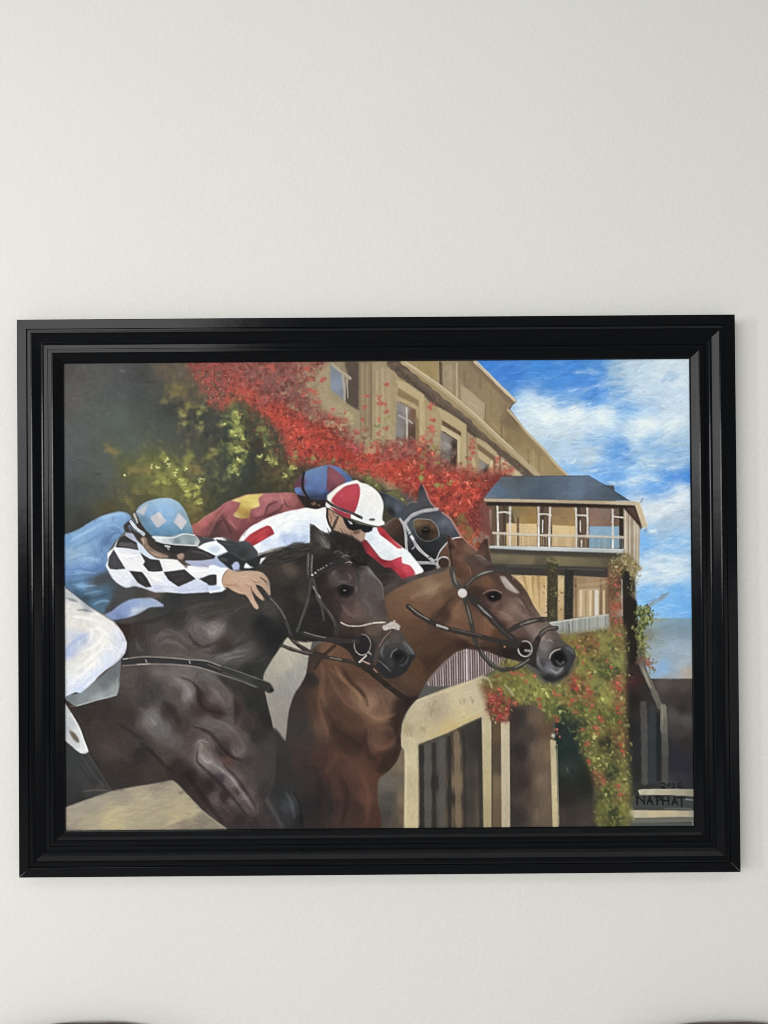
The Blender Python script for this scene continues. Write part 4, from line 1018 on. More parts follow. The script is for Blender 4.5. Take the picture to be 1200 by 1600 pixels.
# --- chestnut horse
fr(560, 740, 4.8)
SH('150,900 190,860 330,800 500,750 690,706 720,740 700,790 500,830 300,890 190,960', '250,850,443a35 400,810,4a413c 550,770,4c443f 660,735,453c38 350,850,3c332e 500,810,403732 220,920,3e352f', k=5, soft=0.8, st=10)
fr(640, 840, 4.6154)
ch = CP('60,420,76533a 150,380,86664a 200,470,6e4a32 100,540,6a452e 30,500,70492f 250,330,75553c 290,430,5e3f2c 250,560,442c22 200,610,4c3226 340,560,7a5138 330,640,6f4830 60,650,5e3c28 200,750,4e3222 100,800,4f3423 60,950,56371f 130,900,442a1e 300,790,4a2e20 380,780,3e261c 500,620,6b452f 560,690,75492f 480,730,643f2a 400,700,6a4430 620,720,54351f 550,320,6e452c 480,300,5f3d2c 640,280,54372a 500,240,563a30 600,240,40302c 660,240,3c2c28 720,290,4c3730 620,520,5f4036 560,480,48302a 480,420,3c2822 700,580,7a5a4a 670,640,50352c 740,640,6a4c40 760,520,7a5e50 860,540,684e44 820,470,5c4238 820,380,4e362c 870,470,5a4238 930,600,6c5448 900,560,624a40 880,660,7a6258 800,700,5e453a 820,740,48342c 950,720,85766c 1000,720,6b5a50 1040,700,5a4a42 1080,760,504642 940,850,5c5656 960,800,6f6a68 1000,960,66646a 940,930,424144 1080,980,5c5c60 1150,830,3e3e42 1180,860,323236 1080,850,2a2a2c 1000,1030,262528 1100,1020,2a2a2c 900,830,332b27 900,930,2c2624 820,850,2a221e 700,850,241c18 640,830,2c211b 600,790,4a2e20 540,800,4c2f22 760,800,2c221c 1150,930,343438')
fr(350, 1000, 4)
ch += CP('650,80,6e4630 600,200,5c3a28 750,160,5f3c2a 700,120,684229 900,250,5e3b2a 860,180,5a3826 1030,350,6a4a38 1000,450,6e4c38 960,500,74513a 900,400,8a6448 850,330,74503a 780,250,5a3826 620,350,5a3a2a 700,450,4e3326 560,400,4a3024 480,400,352a27 470,550,33302e 620,550,5e3f30 700,560,452c22 800,520,523424 950,560,5c3c2c 970,640,633f30 1050,600,4a2f26 900,700,5a3628 760,650,3e271e 840,660,3c251c 700,720,4f3024 820,800,56342a 600,750,452c24 480,750,3a2c28 900,850,5a3426 950,760,4c2c22 1000,780,36221b 1060,740,3a241d 880,1000,5a3628 930,1100,4c2c22 760,950,4a2e26 740,1100,452c26 820,1050,3e2720 600,950,2e2725 550,1050,262223 450,900,2e2a29 500,620,3a302c 650,850,482d25 520,850,332a28 650,1050,2c2424 1100,300,4a3428 1100,450,3a271f 1080,520,36241d 1130,420,2c201c 1150,250,553a28 1060,250,4a3224 560,120,3c2c24 540,250,2c2624')
fr(0, 0, 1)
H2 = ('598,940 620,922 650,908 690,896 703,886 700,868 701,840 706,843 714,858 726,872 737,881 748,868 758,848 763,844 764,862 768,882 782,892 800,902 814,914 824,928 834,948 846,966 858,976 868,985 876,1000 888,1010 897,1018 899,1028 894,1042 886,1054 872,1063 858,1066 850,1062 842,1050 826,1040 806,1034 782,1028 760,1020 742,1018 728,1016 712,1022 690,1040 668,1065 '
      '655,1090 640,1108 630,1125 626,1150 627,1172 620,1192 606,1208 592,1220 590,1250 588,1306 440,1306 430,1200 440,1150 446,1120 452,1100 470,1070 480,1040 490,1015 520,1000 560,1000 600,980')
m = SH(H2, ch, k=4, pw=1.9, soft=0.7)
BR(m, 13, 3.4, a=0.5, jit=0.03, n=1.3, hg=0.25, spread=10)
# neck and chest muscles
fr(350, 1000, 4)
CLIP = m
for c, w, a, so, q in (('7c5238', 34, .5, 2.6, '600,120 620,220 610,330 640,430'), ('8a6042', 26, .5, 2.2, '690,170 740,250 820,320 880,400 895,440'), ('7a5238', 22, .45, 2.2, '640,180 690,300 760,400 860,470'),
                       ('8f6849', 20, .5, 2, '880,450 940,495 1010,500 1070,470'), ('9c7654', 10, .5, 1.5, '850,350 885,410 890,440'), ('6f4832', 40, .45, 3, '900,520 980,560 1060,560'), ('744a36', 30, .45, 2.6, '900,640 960,690 1040,670 1070,610'),
                       ('2e1e18', 20, .6, 2.4, '745,190 790,270 850,320 890,380 900,430'), ('341f18', 26, .6, 3, '640,450 700,560 780,620 860,680 920,760'), ('2c1c17', 24, .6, 2.6, '890,560 880,640 910,720 960,770'), ('2a1b17', 22, .6, 2.6, '1085,380 1090,470 1075,560 1088,650 1060,740'),
                       ('69432f', 30, .5, 3, '590,340 600,450 640,560 650,640'), ('5f3a2a', 44, .45, 4, '700,700 780,760 860,830 890,930'), ('693f2e', 26, .45, 3, '870,860 905,960 900,1080 880,1170'), ('2c1e1b', 30, .55, 3.4, '730,860 770,950 760,1060 730,1170'), ('241d1c', 40, .5, 4, '560,780 600,880 600,1000 580,1170'), ('4f3227', 24, .45, 3, '660,820 690,920 690,1040')):
    S(c, w, q, a=a, soft=so, taper=1)
fr(640, 840, 4.6154)
for c, w, a, so, q in (('8c6a4c', 30, .5, 2.6, '20,440 90,390 180,350 270,320'), ('94734f', 16, .45, 2, '110,400 190,370 240,350'), ('3f281e', 28, .5, 2.6, '150,600 220,560 270,480 320,430'), ('3a241b', 26, .5, 2.6, '300,790 240,830 170,900 100,990'),
                       ('7d543a', 24, .45, 2.4, '330,600 345,540 375,480'), ('7a4c33', 34, .4, 3, '500,600 560,660 610,700'), ('3b271f', 20, .5, 2.2, '520,470 580,540 640,600 700,660'), ('8a6c5c', 22, .45, 2.2, '640,540 700,570 760,630'), ('8c7263', 20, .45, 2, '740,500 800,560 860,610 900,650'),
                       ('4a332a', 18, .5, 2, '800,440 850,520 900,580'), ('9a8a80', 16, .45, 1.8, '770,440 815,490 830,510'), ('3c2a23', 22, .5, 2.2, '700,720 780,740 850,750')):
    S(c, w, q, a=a, soft=so, taper=1)
BR(m, 11, 2.6, a=0.45, jit=0.055, n=1.2, hg=0.5, spread=9)
_l = INK.mean(2, keepdims=True)
INK += ((_l - INK) * 0.13 - 0.06 * INK) * m[..., None]
CLIP = None
fr(560, 740, 4.8)
# ears
SH('668,470 682,478 705,530 745,585 800,640 835,690 842,745 800,790 740,790 705,720 690,640 678,560', '690,520,4a3026 710,590,5a3d2e 760,640,664636 800,700,5c3e2e 720,680,4c3226 760,740,4e3224 690,560,33221c 740,600,4f362a', k=4, soft=0.7, st=7)
S('2c1e19', 12, '676,480 684,560 695,640 705,710', a=0.7, soft=1.2)
S('8a5c44', 7, '820,700 838,730 842,760', a=0.6)
SH('972,498 955,500 920,540 890,602 905,640 960,670 1002,672 985,610 975,560', '940,560,4a322a 960,530,3c2822 930,610,583c30 970,620,40302a', k=4, soft=0.7, st=6)
S('7a5246', 6, '970,505 980,580 1000,660', a=0.6)
SH('800,640 850,620 905,618 960,655 1010,690 940,700 860,705 820,690', '850,650,4a3832 920,640,5c4a46 900,680,44332e 970,680,50413c', k=4, soft=0.9, st=7)
S('7c6c68', 8, '880,622 915,622 950,650', a=0.6, soft=1.2)
fr(640, 840, 4.6154)
F('9c8f88', '652,287 685,290 735,345 795,410 770,412 705,380 675,340', soft=1.2, st=7)
SS('bcb3ad', 12, '680,300 720,345 770,400', a=0.6, soft=1.3, taper=1)
SS('9a8a80', 26, '760,450 800,490|830,560 870,590', a=0.4, soft=3, taper=1)
SS('8c7468', 22, '700,560 740,600|630,540 700,560|880,640 920,700 940,740', a=0.35, soft=3, taper=1)
SS('9c8068', 30, '60,430 150,385 230,340|10,450 60,410', a=0.3, soft=4, taper=1)
SS('3a2820', 16, '200,560 280,470 330,440|130,620 200,580|780,730 830,750 880,745|690,640 780,690', a=0.4, soft=3, taper=1)
SS('8c6448', 24, '330,520 350,490 370,470|540,600 600,660', a=0.3, soft=3)
F('3d2822', '440,372 500,370 560,395 540,440 470,440', soft=3, a=0.7)
SH('545,420 575,400 630,400 665,425 660,455 620,470 580,465', '600,435,141213 640,440,1c1615 570,430,241a18', k=3, soft=0.8)
E('0b0a0c', 602, 437, 30, 20, soft=1.4)
S('929aa2', 9, '590,431 603,434', a=0.8)
S('7c6c60', 8, '530,412 570,390 620,386 660,405', a=0.8, soft=1)
SS('6a5448', 9, '560,475 600,490 640,482', a=0.6, soft=1.5)
SS('735c50', 7, '575,500 620,505', a=0.4, soft=1.5)
# muzzle
SS('8f8b8c', 26, '915,860 930,920 960,960|1000,960 1060,985 1100,950', a=0.5, soft=2.6, taper=1)
SS('a9a7a8', 10, '985,755 1010,745 1030,765|1010,950 1060,985 1110,940', a=0.6, soft=1.4, taper=1)
F('1a191b', '1015,880 1040,840 1090,818 1125,850 1140,900 1120,930 1080,945 1040,930', soft=1.2)
F('0d0c0e', '1045,860 1090,840 1115,880 1085,905 1050,895', soft=1.2)
S('b0a69c', 10, '1008,880 1018,850 1045,825 1085,812', a=0.85, soft=0.9)
S('55565a', 16, '1060,900 1085,925 1110,905', a=0.7, soft=1.5)
SS('5a5c62', 24, '1120,800 1160,815 1185,850', a=0.7, soft=2.5, taper=1)
F('1d1b1c', '940,990 1000,1030 1070,1020 1140,960 1150,990 1060,1048 990,1045', soft=2, a=0.8)
F('2a282a', '905,900 960,960 1040,1000 1120,960 1190,880 1185,930 1120,1010 1050,1045 985,1040 940,990', soft=5, a=0.45)
# bridle
S('3c3a38', 40, '305,235 312,290 330,340 375,385', a=0.95, hgt=0.3)
S('82827e', 13, '318,250 326,310 345,350', a=0.7, soft=1.3, taper=1)
S('393633', 38, '400,375 440,320 500,280 570,250 650,235 720,245', a=0.95, hgt=0.3)
S('96958f', 13, '480,285 540,260 600,247', a=0.75, soft=1.3, taper=1)
S('6a6660', 9, '410,350 450,310 490,280', a=0.6, soft=1)
S('35322f', 34, '395,440 418,520 440,600 458,690 480,770 530,860 590,925 660,958 750,952 810,925 860,885', a=0.95, hgt=0.3)
S('76726a', 11, '412,490 430,560 446,630|'.strip('|'), a=0.7, soft=1.2, taper=1)
S('6c665c', 9, '500,790 545,870 610,930 690,950', a=0.6, soft=1.2)
S('9a9488', 8, '760,945 820,915 860,885', a=0.6)
S('2e2a28', 52, '440,435 500,500 580,580 650,650 720,720 790,790', a=0.95, hgt=0.3)
S('8c9090', 14, '490,490 540,540 595,590', a=0.8, soft=1.3, taper=1)
S('4c4743', 9, '600,600 660,670 740,735', a=0.6)
S('2d2927', 38, '-10,505 60,560 140,610 240,655 340,683 480,715 620,750 780,790', a=0.95, hgt=0.3)
SS('9c948a', 7, '-5,500 60,555 140,600', a=0.75)
SS('a39e98', 20, '200,640 230,650|245,655 272,664', a=0.85)
S('5e5852', 8, '300,665 400,688 520,715', a=0.6)
S('2a2422', 30, '650,760 650,860', a=0.7, soft=1.5)
SS('231b18', 22, '400,780 480,800 600,810|680,830 780,850 840,870', a=0.6, soft=2.5)
S('332d2a', 38, '705,690 760,655 820,628 900,605 985,596', a=0.95, hgt=0.3)
S('8f8a83', 11, '790,640 850,618 920,600', a=0.75, soft=1.2, taper=1)
S('3c3430', 36, '925,735 960,690 1000,665 1055,662', a=0.95, hgt=0.3)
S('7a6f68', 9, '950,700 985,670 1040,655', a=0.6)
S('2b2523', 46, '925,740 900,800 890,860 890,920', a=0.9, soft=1)
E('1e1917', 832, 808, 40, 44)
ARC('918f8a', 11, 832, 810, 50, 56, -110, 170, a=0.95, hgt=0.5)
ARC('aaa8a2', 9, 832, 810, 50, 56, 90, 180, a=0.8)
S('8d8b88', 18, '835,822 865,826', a=0.9)
E('bdb8b3', 383, 411, 33, 33)
E('c9c5c0', 376, 402, 18, 16, soft=1.8)
SS('8c8680', 6, '355,425 385,442 410,425', a=0.7)
E('b06a52', 687, 798, 7, 7)
fr(350, 1000, 4)
SS('8a6246', 26, '660,190 720,230 800,300 870,390|880,430 960,490 1060,470', a=0.3, soft=4, taper=1)
SS('9a7252', 15, '800,300 860,370 890,430|700,170 740,260', a=0.3, soft=3, taper=1)
SS('33211a', 24, '740,180 800,280 860,340 890,420|620,460 680,580 790,640 880,720 950,780|1090,360 1095,480 1080,600', a=0.45, soft=5, taper=1)
SS('7c523c', 18, '590,360 610,470 650,600|920,640 990,680 1050,640|910,520 980,510 1060,520', a=0.3, soft=4, taper=1)
SS('2a1d1a', 26, '730,900 760,1000 740,1150|610,800 640,900 620,1000', a=0.4, soft=6)
SS('6a4030', 24, '850,850 900,950 890,1080|700,740 640,830', a=0.3, soft=5)
S('241d1a', 34, '880,180 950,235 1030,300 1090,345 1150,385', a=0.9, soft=1)
SS('201917', 26, '1150,385 1200,365', a=0.6, soft=2)
# --- light wall showing between the horses
gap = SH('340,30 380,-30 545,-20 548,40 530,110 515,220 480,290 440,350 405,465 384,640 350,620 310,560 290,480 260,380 243,260 260,190', '420,50,a5a08e 500,20,a39e8c 420,130,a09a8a 480,180,8f8c84 350,180,9a9484 300,250,8e897e 420,250,85837e 350,330,7f7c77 320,420,827d75 360,500,807b74 360,580,817b74', k=5, soft=0.8)
BR(gap, 15, 3.5, a=0.5, ang=75, hg=0.3)
# --- dark bay horse in front
fr(100, 910, 4)
bh = CP('450,300,37302e 380,300,33261f 600,350,4a4442 700,380,4c4644 560,300,3e3a39 850,300,555050 930,310,6a6462 800,400,4a4240 880,380,524c4a 1000,400,3a3330 1100,450,4e4a48 1000,470,565250 900,200,3c3835 700,220,34312f 1100,250,3a3836 1150,150,3a3634 1000,130,3a3733 450,420,3c3838 350,420,2c2624 420,600,4a4340 600,570,544e4a 750,560,5a5552 900,600,565250 560,680,3e3a3a 500,640,423c3a 700,700,4a4442 780,700,6a6664 740,640,625e5a 840,720,3a302c 880,640,4c4644 950,720,564e4a 1010,760,544a48 1080,800,3c3230 950,820,3a2e2a 860,800,3c322e 550,860,5c5856 480,780,3e3937 650,820,3a3433 250,830,352f2d 400,850,38322f 200,900,3b3431 920,900,524c48 1040,880,504846 1100,650,353331 1180,700,302f2d 1040,640,3c3836 1150,560,2f2e2c')
fr(100, 1060, 4)
bh += CP('900,280,544d49 1050,330,524845 1090,460,544c4a 560,260,605c5a 620,330,565351 680,400,4f4a48 300,300,3a322f 300,450,433a36 400,560,36302d 250,620,35302d 560,560,3c3431 640,500,443c38 800,380,4a3e3b 760,450,4c4340 880,520,6a6361 850,430,5f5652 960,560,605a59 1060,650,5f5656 1130,740,594f51 1180,820,4c4243 980,640,40363a 900,680,332a29 1000,750,352b2c 950,760,4e4445 1050,850,3d3435 850,780,3a3030 1100,880,352d2d 1150,560,463e3c 1000,460,3a3231 1020,520,4e3c38 1150,300,3c3332 60,600,2c2e30 150,600,2d2d2e 200,700,2a292a 700,560,332c2a 780,620,2f2827 460,400,3c3735 480,480,322d2b 380,430,3f3733 100,300,36312e 150,250,332d2a 730,300,3e3734')
fr(350, 1000, 4)
bh += CP('50,450,484442 120,620,4c4644 180,400,2d2d2c 200,600,313030 280,700,3d3a37 150,780,3b3735 250,850,3e3a38 280,500,2b2a29 200,200,323231 100,100,4a4846 260,960,383432 60,1000,554c4d 20,880,585052 130,1050,4c4345 250,1120,3d3536 300,1050,332d2f 200,1150,373031 100,950,423937 20,200,3c3a38')
fr(400, 820, 4.8)
bh += CP('480,400,2c2624 550,550,2f2826 640,430,433b39 600,400,4a4442 690,400,46393a 640,350,3a3130 860,360,56524f 820,420,4c4644 900,420,4b4644 940,500,4e4947 880,520,4e4644 820,580,4b4542 700,600,4a3e3c 780,620,54463f 860,640,4d4543 760,680,5a4a46 900,680,4f4644 950,650,463e3c 680,650,54443e 620,640,3a2f2c 560,720,2c2725 700,720,4e3f38 860,800,54463e 920,760,564a44 780,800,3e322e 700,800,382e2a 950,850,443b37 1050,860,4d4642 1000,900,423f3e 960,960,3a3938 1100,900,403f40 1150,950,414244 1080,1000,1e1e20 1000,1050,393838 1050,1080,2e2e30 950,1080,2c2c2e 1160,1020,2a2b2e 820,900,262324 700,880,2a2524 500,850,282524 300,600,2c2a29 200,400,38332f 250,350,4a423a 150,500,322e2b 250,500,2e2b28 350,450,34302d 350,550,3c3632 100,400,38332f 100,640,3e3c3a 60,750,262626 150,850,242424 300,780,2a2928 450,650,292726 500,300,2a2523 330,250,2c2a28 250,230,262523 480,150,3a3734 680,180,211f1e 600,280,2c2827 760,250,1f1d1c 820,280,242120 440,520,2a2726 560,640,322a27 600,560,3c3331 380,700,2d2a29')
fr(0, 0, 1)
BH = ('170,990 186,972 240,965 290,945 330,932 360,905 382,880 402,872 425,865 450,858 470,852 485,850 486,838 487,826 490,821 498,828 508,834 520,838 530,836 545,842 560,850 568,862 574,882 585,898 598,915 601,938 606,962 612,975 626,985 634,1002 646,1018 650,1027 644,1036 636,1050 622,1060 608,1063 596,1058 588,1046 575,1044 558,1040 545,1020 524,1008 500,1004 478,1006 460,1003 450,998 440,1012 424,1036 412,1060 417,1095 424,1125 '
      '430,1160 431,1200 428,1228 416,1252 425,1275 444,1306 350,1306 326,1276 312,1262 290,1240 272,1222 255,1226 215,1234 175,1240 130,1255 96,1268 90,1100 120,1000')
m_h = SH(BH, bh, k=4, pw=1.9, soft=0.7)
BR(m_h, 14, 3.4, a=0.5, jit=0.035, n=1.4, hg=0.28, spread=11)
CLIP = m_h
fr(100, 910, 4)
def MUS(rows):
    for c, w, a, so, q in rows:
        S(c, w, q, a=a, soft=so, taper=1)
MUS((('5e5a58', 22, .5, 2, '570,380 600,335 690,330'), ('625e5b', 22, .5, 2, '590,410 640,370 720,395 770,440'), ('5a5553', 22, .5, 2, '640,300 720,330 790,390 860,420'), ('56524f', 18, .45, 2, '450,360 470,420 500,440'),
     ('6a6562', 24, .55, 1.8, '850,275 890,300 930,325 980,295 1015,255'), ('807b77', 12, .55, 1.3, '900,305 930,325 955,305'), ('2b2826', 24, .55, 2.2, '780,330 820,390 880,410 960,380'), ('625e5b', 22, .55, 1.8, '950,480 1020,460 1090,440 1170,425'),
     ('757170', 12, .5, 1.4, '1000,490 1060,475 1130,465'), ('2c2926', 28, .5, 2.4, '870,445 980,440 1080,400 1195,345'), ('504c49', 14, .45, 1.8, '700,190 820,160 960,120'), ('2a2725', 26, .5, 2.6, '440,262 560,245 700,190'), ('4a4644', 20, .45, 2.4, '700,260 820,230 960,190 1080,170'), ('4d4947', 16, .45, 2, '1020,220 1100,170 1180,120')))
MUS((('605b58', 46, .5, 3, '560,572 680,582 760,620 805,690 822,770'), ('757170', 20, .55, 1.8, '690,600 755,645 790,710 805,760'), ('2b2422', 22, .65, 2, '725,600 800,628 842,680 852,755 900,808 1030,832'), ('322926', 14, .5, 1.6, '850,700 870,770 890,830'),
     ('575250', 60, .45, 4, '880,600 960,645 1035,720 1048,790'), ('67615e', 24, .5, 2, '900,650 955,700 1000,765'), ('5f5956', 16, .45, 1.8, '930,600 1000,660 1040,720'), ('2f2827', 36, .55, 3, '1065,720 1085,800 1070,900'), ('5c5957', 46, .5, 3, '465,790 540,840 600,900 640,965'), ('7d7a78', 13, .55, 1.5, '535,845 560,880 580,900'),
     ('2d2826', 46, .5, 3.4, '620,750 680,815 725,900'), ('48433f', 40, .4, 4, '400,560 430,680 440,800'), ('3a3633', 26, .45, 3, '480,620 540,700 560,780'), ('2a2725', 30, .45, 3, '960,590 1050,650 1090,720')))
fr(100, 1060, 4)
MUS((('5a5350', 46, .5, 3, '870,270 960,300 1060,335 1112,400'), ('69625e', 18, .5, 1.8, '935,262 1005,292 1080,350'), ('5f5856', 26, .5, 2, '1095,380 1122,440 1080,485 1040,440'), ('2d2624', 28, .6, 2.2, '810,310 900,342 965,405 990,450'), ('271f1e', 22, .6, 2, '985,440 1050,500 1115,520'),
     ('272220', 22, .6, 2.2, '470,400 560,480 640,560 705,605'), ('3f3936', 40, .4, 4, '240,280 300,400 420,470'), ('4a423e', 30, .4, 4, '220,420 320,470 420,520'), ('272321', 20, .5, 2.4, '330,290 420,340 500,400'), ('56524f', 34, .45, 3, '600,300 650,360 690,430')))
MUS((('7d7674', 28, .6, 2, '835,385 860,430 850,480 900,520 960,562'), ('756d6c', 28, .6, 2.2, '930,540 1000,590 1060,645 1120,730 1185,825'), ('9a9290', 10, .6, 1.2, '850,490 895,535 935,512'), ('8d8483', 10, .55, 1.3, '960,560 1045,630 1105,710'), ('a39b98', 7, .5, 1.0, '850,395 880,400 905,412'),
     ('2b2424', 24, .65, 2, '842,450 830,520 870,565 960,650 1060,760 1150,872'), ('2a2223', 22, .55, 2.2, '1010,560 1080,630 1140,720 1195,800'), ('504748', 22, .5, 2, '920,720 985,790 1060,870'), ('272020', 34, .55, 3, '760,600 830,690 900,790 990,910'), ('4c4241', 16, .45, 2, '1120,560 1160,600 1150,640')))
BR(m_h, 12, 2.6, a=0.45, jit=0.06, n=1.2, hg=0.5, spread=10)
INK += ((INK - 0.27) * 0.20 - 0.018) * m_h[..., None]
INK[:] = np.clip(INK, 0.03, 1)
# girth and dark strap, lower left
SH('15,400 60,440 110,480 160,480 220,580 260,660 300,712 180,760 15,830', '60,550,2e3032 120,600,333334 200,650,2c2c2d 60,700,2a2b2c 160,700,353333 220,690,3a3634 100,780,262626', k=5, soft=1.0)
SS('4a4846', 5, '110,490 180,600 250,680|150,480 230,600 300,710', a=0.6)
S('1f1f20', 6, '105,560 190,680', a=0.6)
S('55504c', 9, '120,715 200,705 300,712', a=0.6, soft=1.2)
# second foreleg, dark
fr(350, 1000, 4)
CLIP = None
SH('310,560 384,640 420,720 415,900 470,1000 500,1180 355,1180 255,1010 310,900 322,760', '350,650,2f2d2b 370,800,2b2928 360,900,292827 340,980,26282a 400,1050,34373b 440,1100,2c2d30 300,1020,302f30 470,1120,1c1b1d 360,1120,2a2a2c', k=5, soft=1.4, st=11)
S('585a5e', 20, '385,960 420,1020 440,1120', a=0.45, soft=3, taper=1)
S('141314', 14, '440,960 475,1040 485,1165', a=0.6, soft=2)
S('3f3b38', 14, '310,600 320,720 310,880 270,1000', a=0.4, soft=3)
S('544a49', 26, '270,1010 310,1080 360,1170', a=0.5, soft=3)
CLIP = m_h
# mane and forelock: hair strokes
fr(350, 720, 4.8)
def HAIR(poly_pts, cols, n, L, ang, spread=10, w=1.6, a=0.4):
    LEAF(poly_pts, cols, n, L, w, ang=ang, spread=spread, a=a, hg=0.6, soft=1.5)
CLIP = None
F('242220', '190,752 330,692 420,660 480,648 540,622 600,628 655,640 660,700 540,730 420,760 330,790 230,830 190,800', soft=1.5, a=0.9)
HAIR('180,760 330,690 480,650 540,620 650,640 660,700 400,780 230,830', '1e1c1b 32302d 3f3c37 2a2826 4c4740', 260, 16, -18, 9)
HAIR('280,720 480,640 560,615 640,630 620,660 420,720', '4a463f 57524a 2c2a28', 50, 14, -20, 10, 1.3, 0.5)
WISP('8b8474', '330,690 380,675 430,672', 14, n=14, a=0.35)
WISP('79736a', '240,720 300,700 350,690', 12, n=12, a=0.35)
SS('34302c', 16, '410,780 520,740 600,715', a=0.6, soft=2, taper=1)
SS('59504a', 12, '440,800 520,770 560,760|420,850 500,820', a=0.3, soft=3, taper=1)
fr(400, 820, 4.8)
F('1f1d1c', '545,90 580,60 640,70 720,95 790,140 820,200 832,300 780,290 740,260 640,240 580,200', soft=1.5, a=0.95)
HAIR('545,80 640,60 760,120 825,210 835,310 760,280 600,210', '191716 2a2725 36322f 22201e', 190, 13, 50, 30, 1.8, 0.4)
HAIR('640,210 720,220 700,300 600,280', '3a3532 5a524e 2a2624', 40, 11, -15, 20, 1.5, 0.6)
SS('8c817c', 9, '640,255 670,235 700,245|655,262 690,240', a=0.7, taper=1)
SS('a89a98', 12, '672,290 700,285 728,298|690,310 715,305', a=0.75, taper=1)
SS('6f6a68', 14, '590,215 620,205 650,225', a=0.45, soft=1.6)
# ear
SH('410,0 425,8 460,50 500,75 550,85 560,130 555,190 500,175 450,190 415,170 408,100', '420,60,2c2a28 430,120,2f2d2b 480,110,4a4640 510,130,5a554c 530,170,55504a 460,160,2a2827 470,80,3f3c37 545,110,2c2a28', k=4, soft=0.8, st=7)
SS('7a756a', 7, '480,90 510,140 545,185|495,110 530,170', a=0.5, soft=1.2, taper=1)
S('5f5a52', 5, '412,5 410,80 414,160', a=0.6)
HAIR('520,60 570,70 580,130 540,140', '22201e 34312e 2a2826', 40, 12, 60, 20)
CLIP = m_h
# head modelling
SS('7c7774', 18, '780,320 830,330 870,380 900,420', a=0.4, soft=2.6, taper=1)
S('8a8580', 9, '835,320 880,380 945,460 955,560', a=0.45, soft=1.4, taper=1)
SS('77716e', 15, '570,390 580,370 600,350|690,370 710,400 700,430|610,440 660,432 700,440|740,460 755,490 745,520', a=0.4, soft=1.8, taper=1)
SS('6c645f', 30, '800,560 850,620 870,700|900,500 940,560|760,600 820,680', a=0.3, soft=4, taper=1)
SS('7a6c64', 18, '640,600 680,660 740,700|860,740 900,700', a=0.35, soft=3, taper=1)
SS('2a2422', 18, '500,560 570,650 620,700|560,560 620,590 700,600|740,340 770,400 760,440', a=0.4, soft=3, taper=1)
SH('590,490 620,462 680,455 735,480 730,530 690,555 640,545', '660,505,121112 700,520,1a1615 620,500,221c1b', k=3, soft=2.0)
E('0c0b0c', 663, 506, 36, 25, soft=1.6)
S('9aa2a8', 8, '658,499 670,500', a=0.75)
SS('6a6664', 7, '600,470 650,446 720,462', a=0.5, soft=1.2)
# nose
SS('8a8c90', 22, '960,900 940,960 950,1000|1000,870 970,900|1110,880 1150,930 1185,980', a=0.4, soft=2.6, taper=1)
SS('9c9ea2', 8, '985,905 1020,890|1100,890 1140,960|910,1020 960,1060 1015,1115', a=0.5, soft=1.4, taper=1)
F('1b1b1e', '1030,972 1055,952 1098,956 1130,990 1120,1032 1088,1056 1056,1048 1034,1014', soft=1.8)
F('0d0d0f', '1042,985 1075,970 1098,992 1078,1014 1050,1010', soft=2)
SS('3e4044', 12, '1070,1045 1095,1025 1110,1000', a=0.6, soft=1.6, taper=1)
S('7c7e82', 9, '1012,1000 1022,965 1055,940', a=0.6, soft=1.2)
S('53565b', 14, '1080,1065 1120,1050 1140,1010', a=0.5, soft=2)
F('222123', '930,1090 1000,1120 1080,1110 1140,1070 1120,1120 1050,1150 970,1150', soft=3, a=0.8)
CLIP = None
# bridle of the dark horse
SS('494948', 17, '393,228 388,300 395,400', a=0.9, hgt=0.3)
SS('555453', 14, '422,235 416,320 420,400', a=0.9, hgt=0.3)
SS('7a7a78', 5, '398,240 394,320|426,245 420,330', a=0.6)
S('282829', 30, '410,395 470,355 560,302 640,270', a=0.95, hgt=0.3)
S('3b3a3a', 6, '420,415 500,365 600,315', a=0.7)
for x, y, r in ((425, 386, 11), (449, 371, 9), (471, 351, 6), (490, 342, 6), (508, 333, 6), (532, 316, 6), (568, 300, 4)):
    E('c4c2be', x, y, r * 0.8, r * 0.8)
SS('403d3b', 24, '430,420 450,500 490,590 550,670 590,740 610,830', a=0.92, hgt=0.3)
SS('8e8a86', 8, '428,465 450,510 480,560|540,650 580,710', a=0.65, taper=1)
SS('8f8c88', 14, '432,475 438,488|470,535 482,555', a=0.6)
SS('474544', 15, '450,540 490,620 510,720', a=0.8, soft=1)
SS('3c3b3b', 22, '412,420 400,520 375,620 340,720 310,805', a=0.9, soft=0.9)
SS('5c5b59', 6, '395,560 360,660 325,760', a=0.5)
S('231f1e', 22, '600,780 615,840 600,880', a=0.6, soft=1.5)
S('b5a9a1', 11, '640,742 690,765 780,768 870,748 970,740', a=0.9, hgt=0.5)
S('dcd6d0', 14, '636,740 660,752', a=0.85, taper=1)
S('e0dad4', 6, '880,742 950,738', a=0.7)
F('a89e95', '945,778 985,756 1020,736 1050,742 1085,772 1074,802 1040,792 1000,796 962,802', soft=0.8)
SPOT('b5aca4', '960,775 985,765 1010,760 1030,750 1055,770 1065,790 1020,780 1040,740 975,785', 4, 3, n=4, a=0.8, hg=1.2)
S('453730', 28, '1025,800 970,850 930,910 905,980 890,1050', a=0.92, hgt=0.3)
S('8a786c', 8, '1010,808 960,860 925,920', a=0.6, soft=1)
F('201d1f', '755,885 785,848 840,840 860,900 850,960 800,980 760,950', soft=1.5)
ARC('85837f', 9, 798, 908, 62, 78, -95, 140, a=0.75, hgt=0.5)
ARC('a3a09a', 8, 798, 908, 62, 78, 70, 205, a=0.75)
S('c9c2ba', 14, '722,880 745,882', a=0.85)
S('d3ccc4', 12, '752,1068 790,1025 828,990', a=0.95, hgt=0.5)
S('bb9078', 12, '800,1030 850,1052', a=0.8)
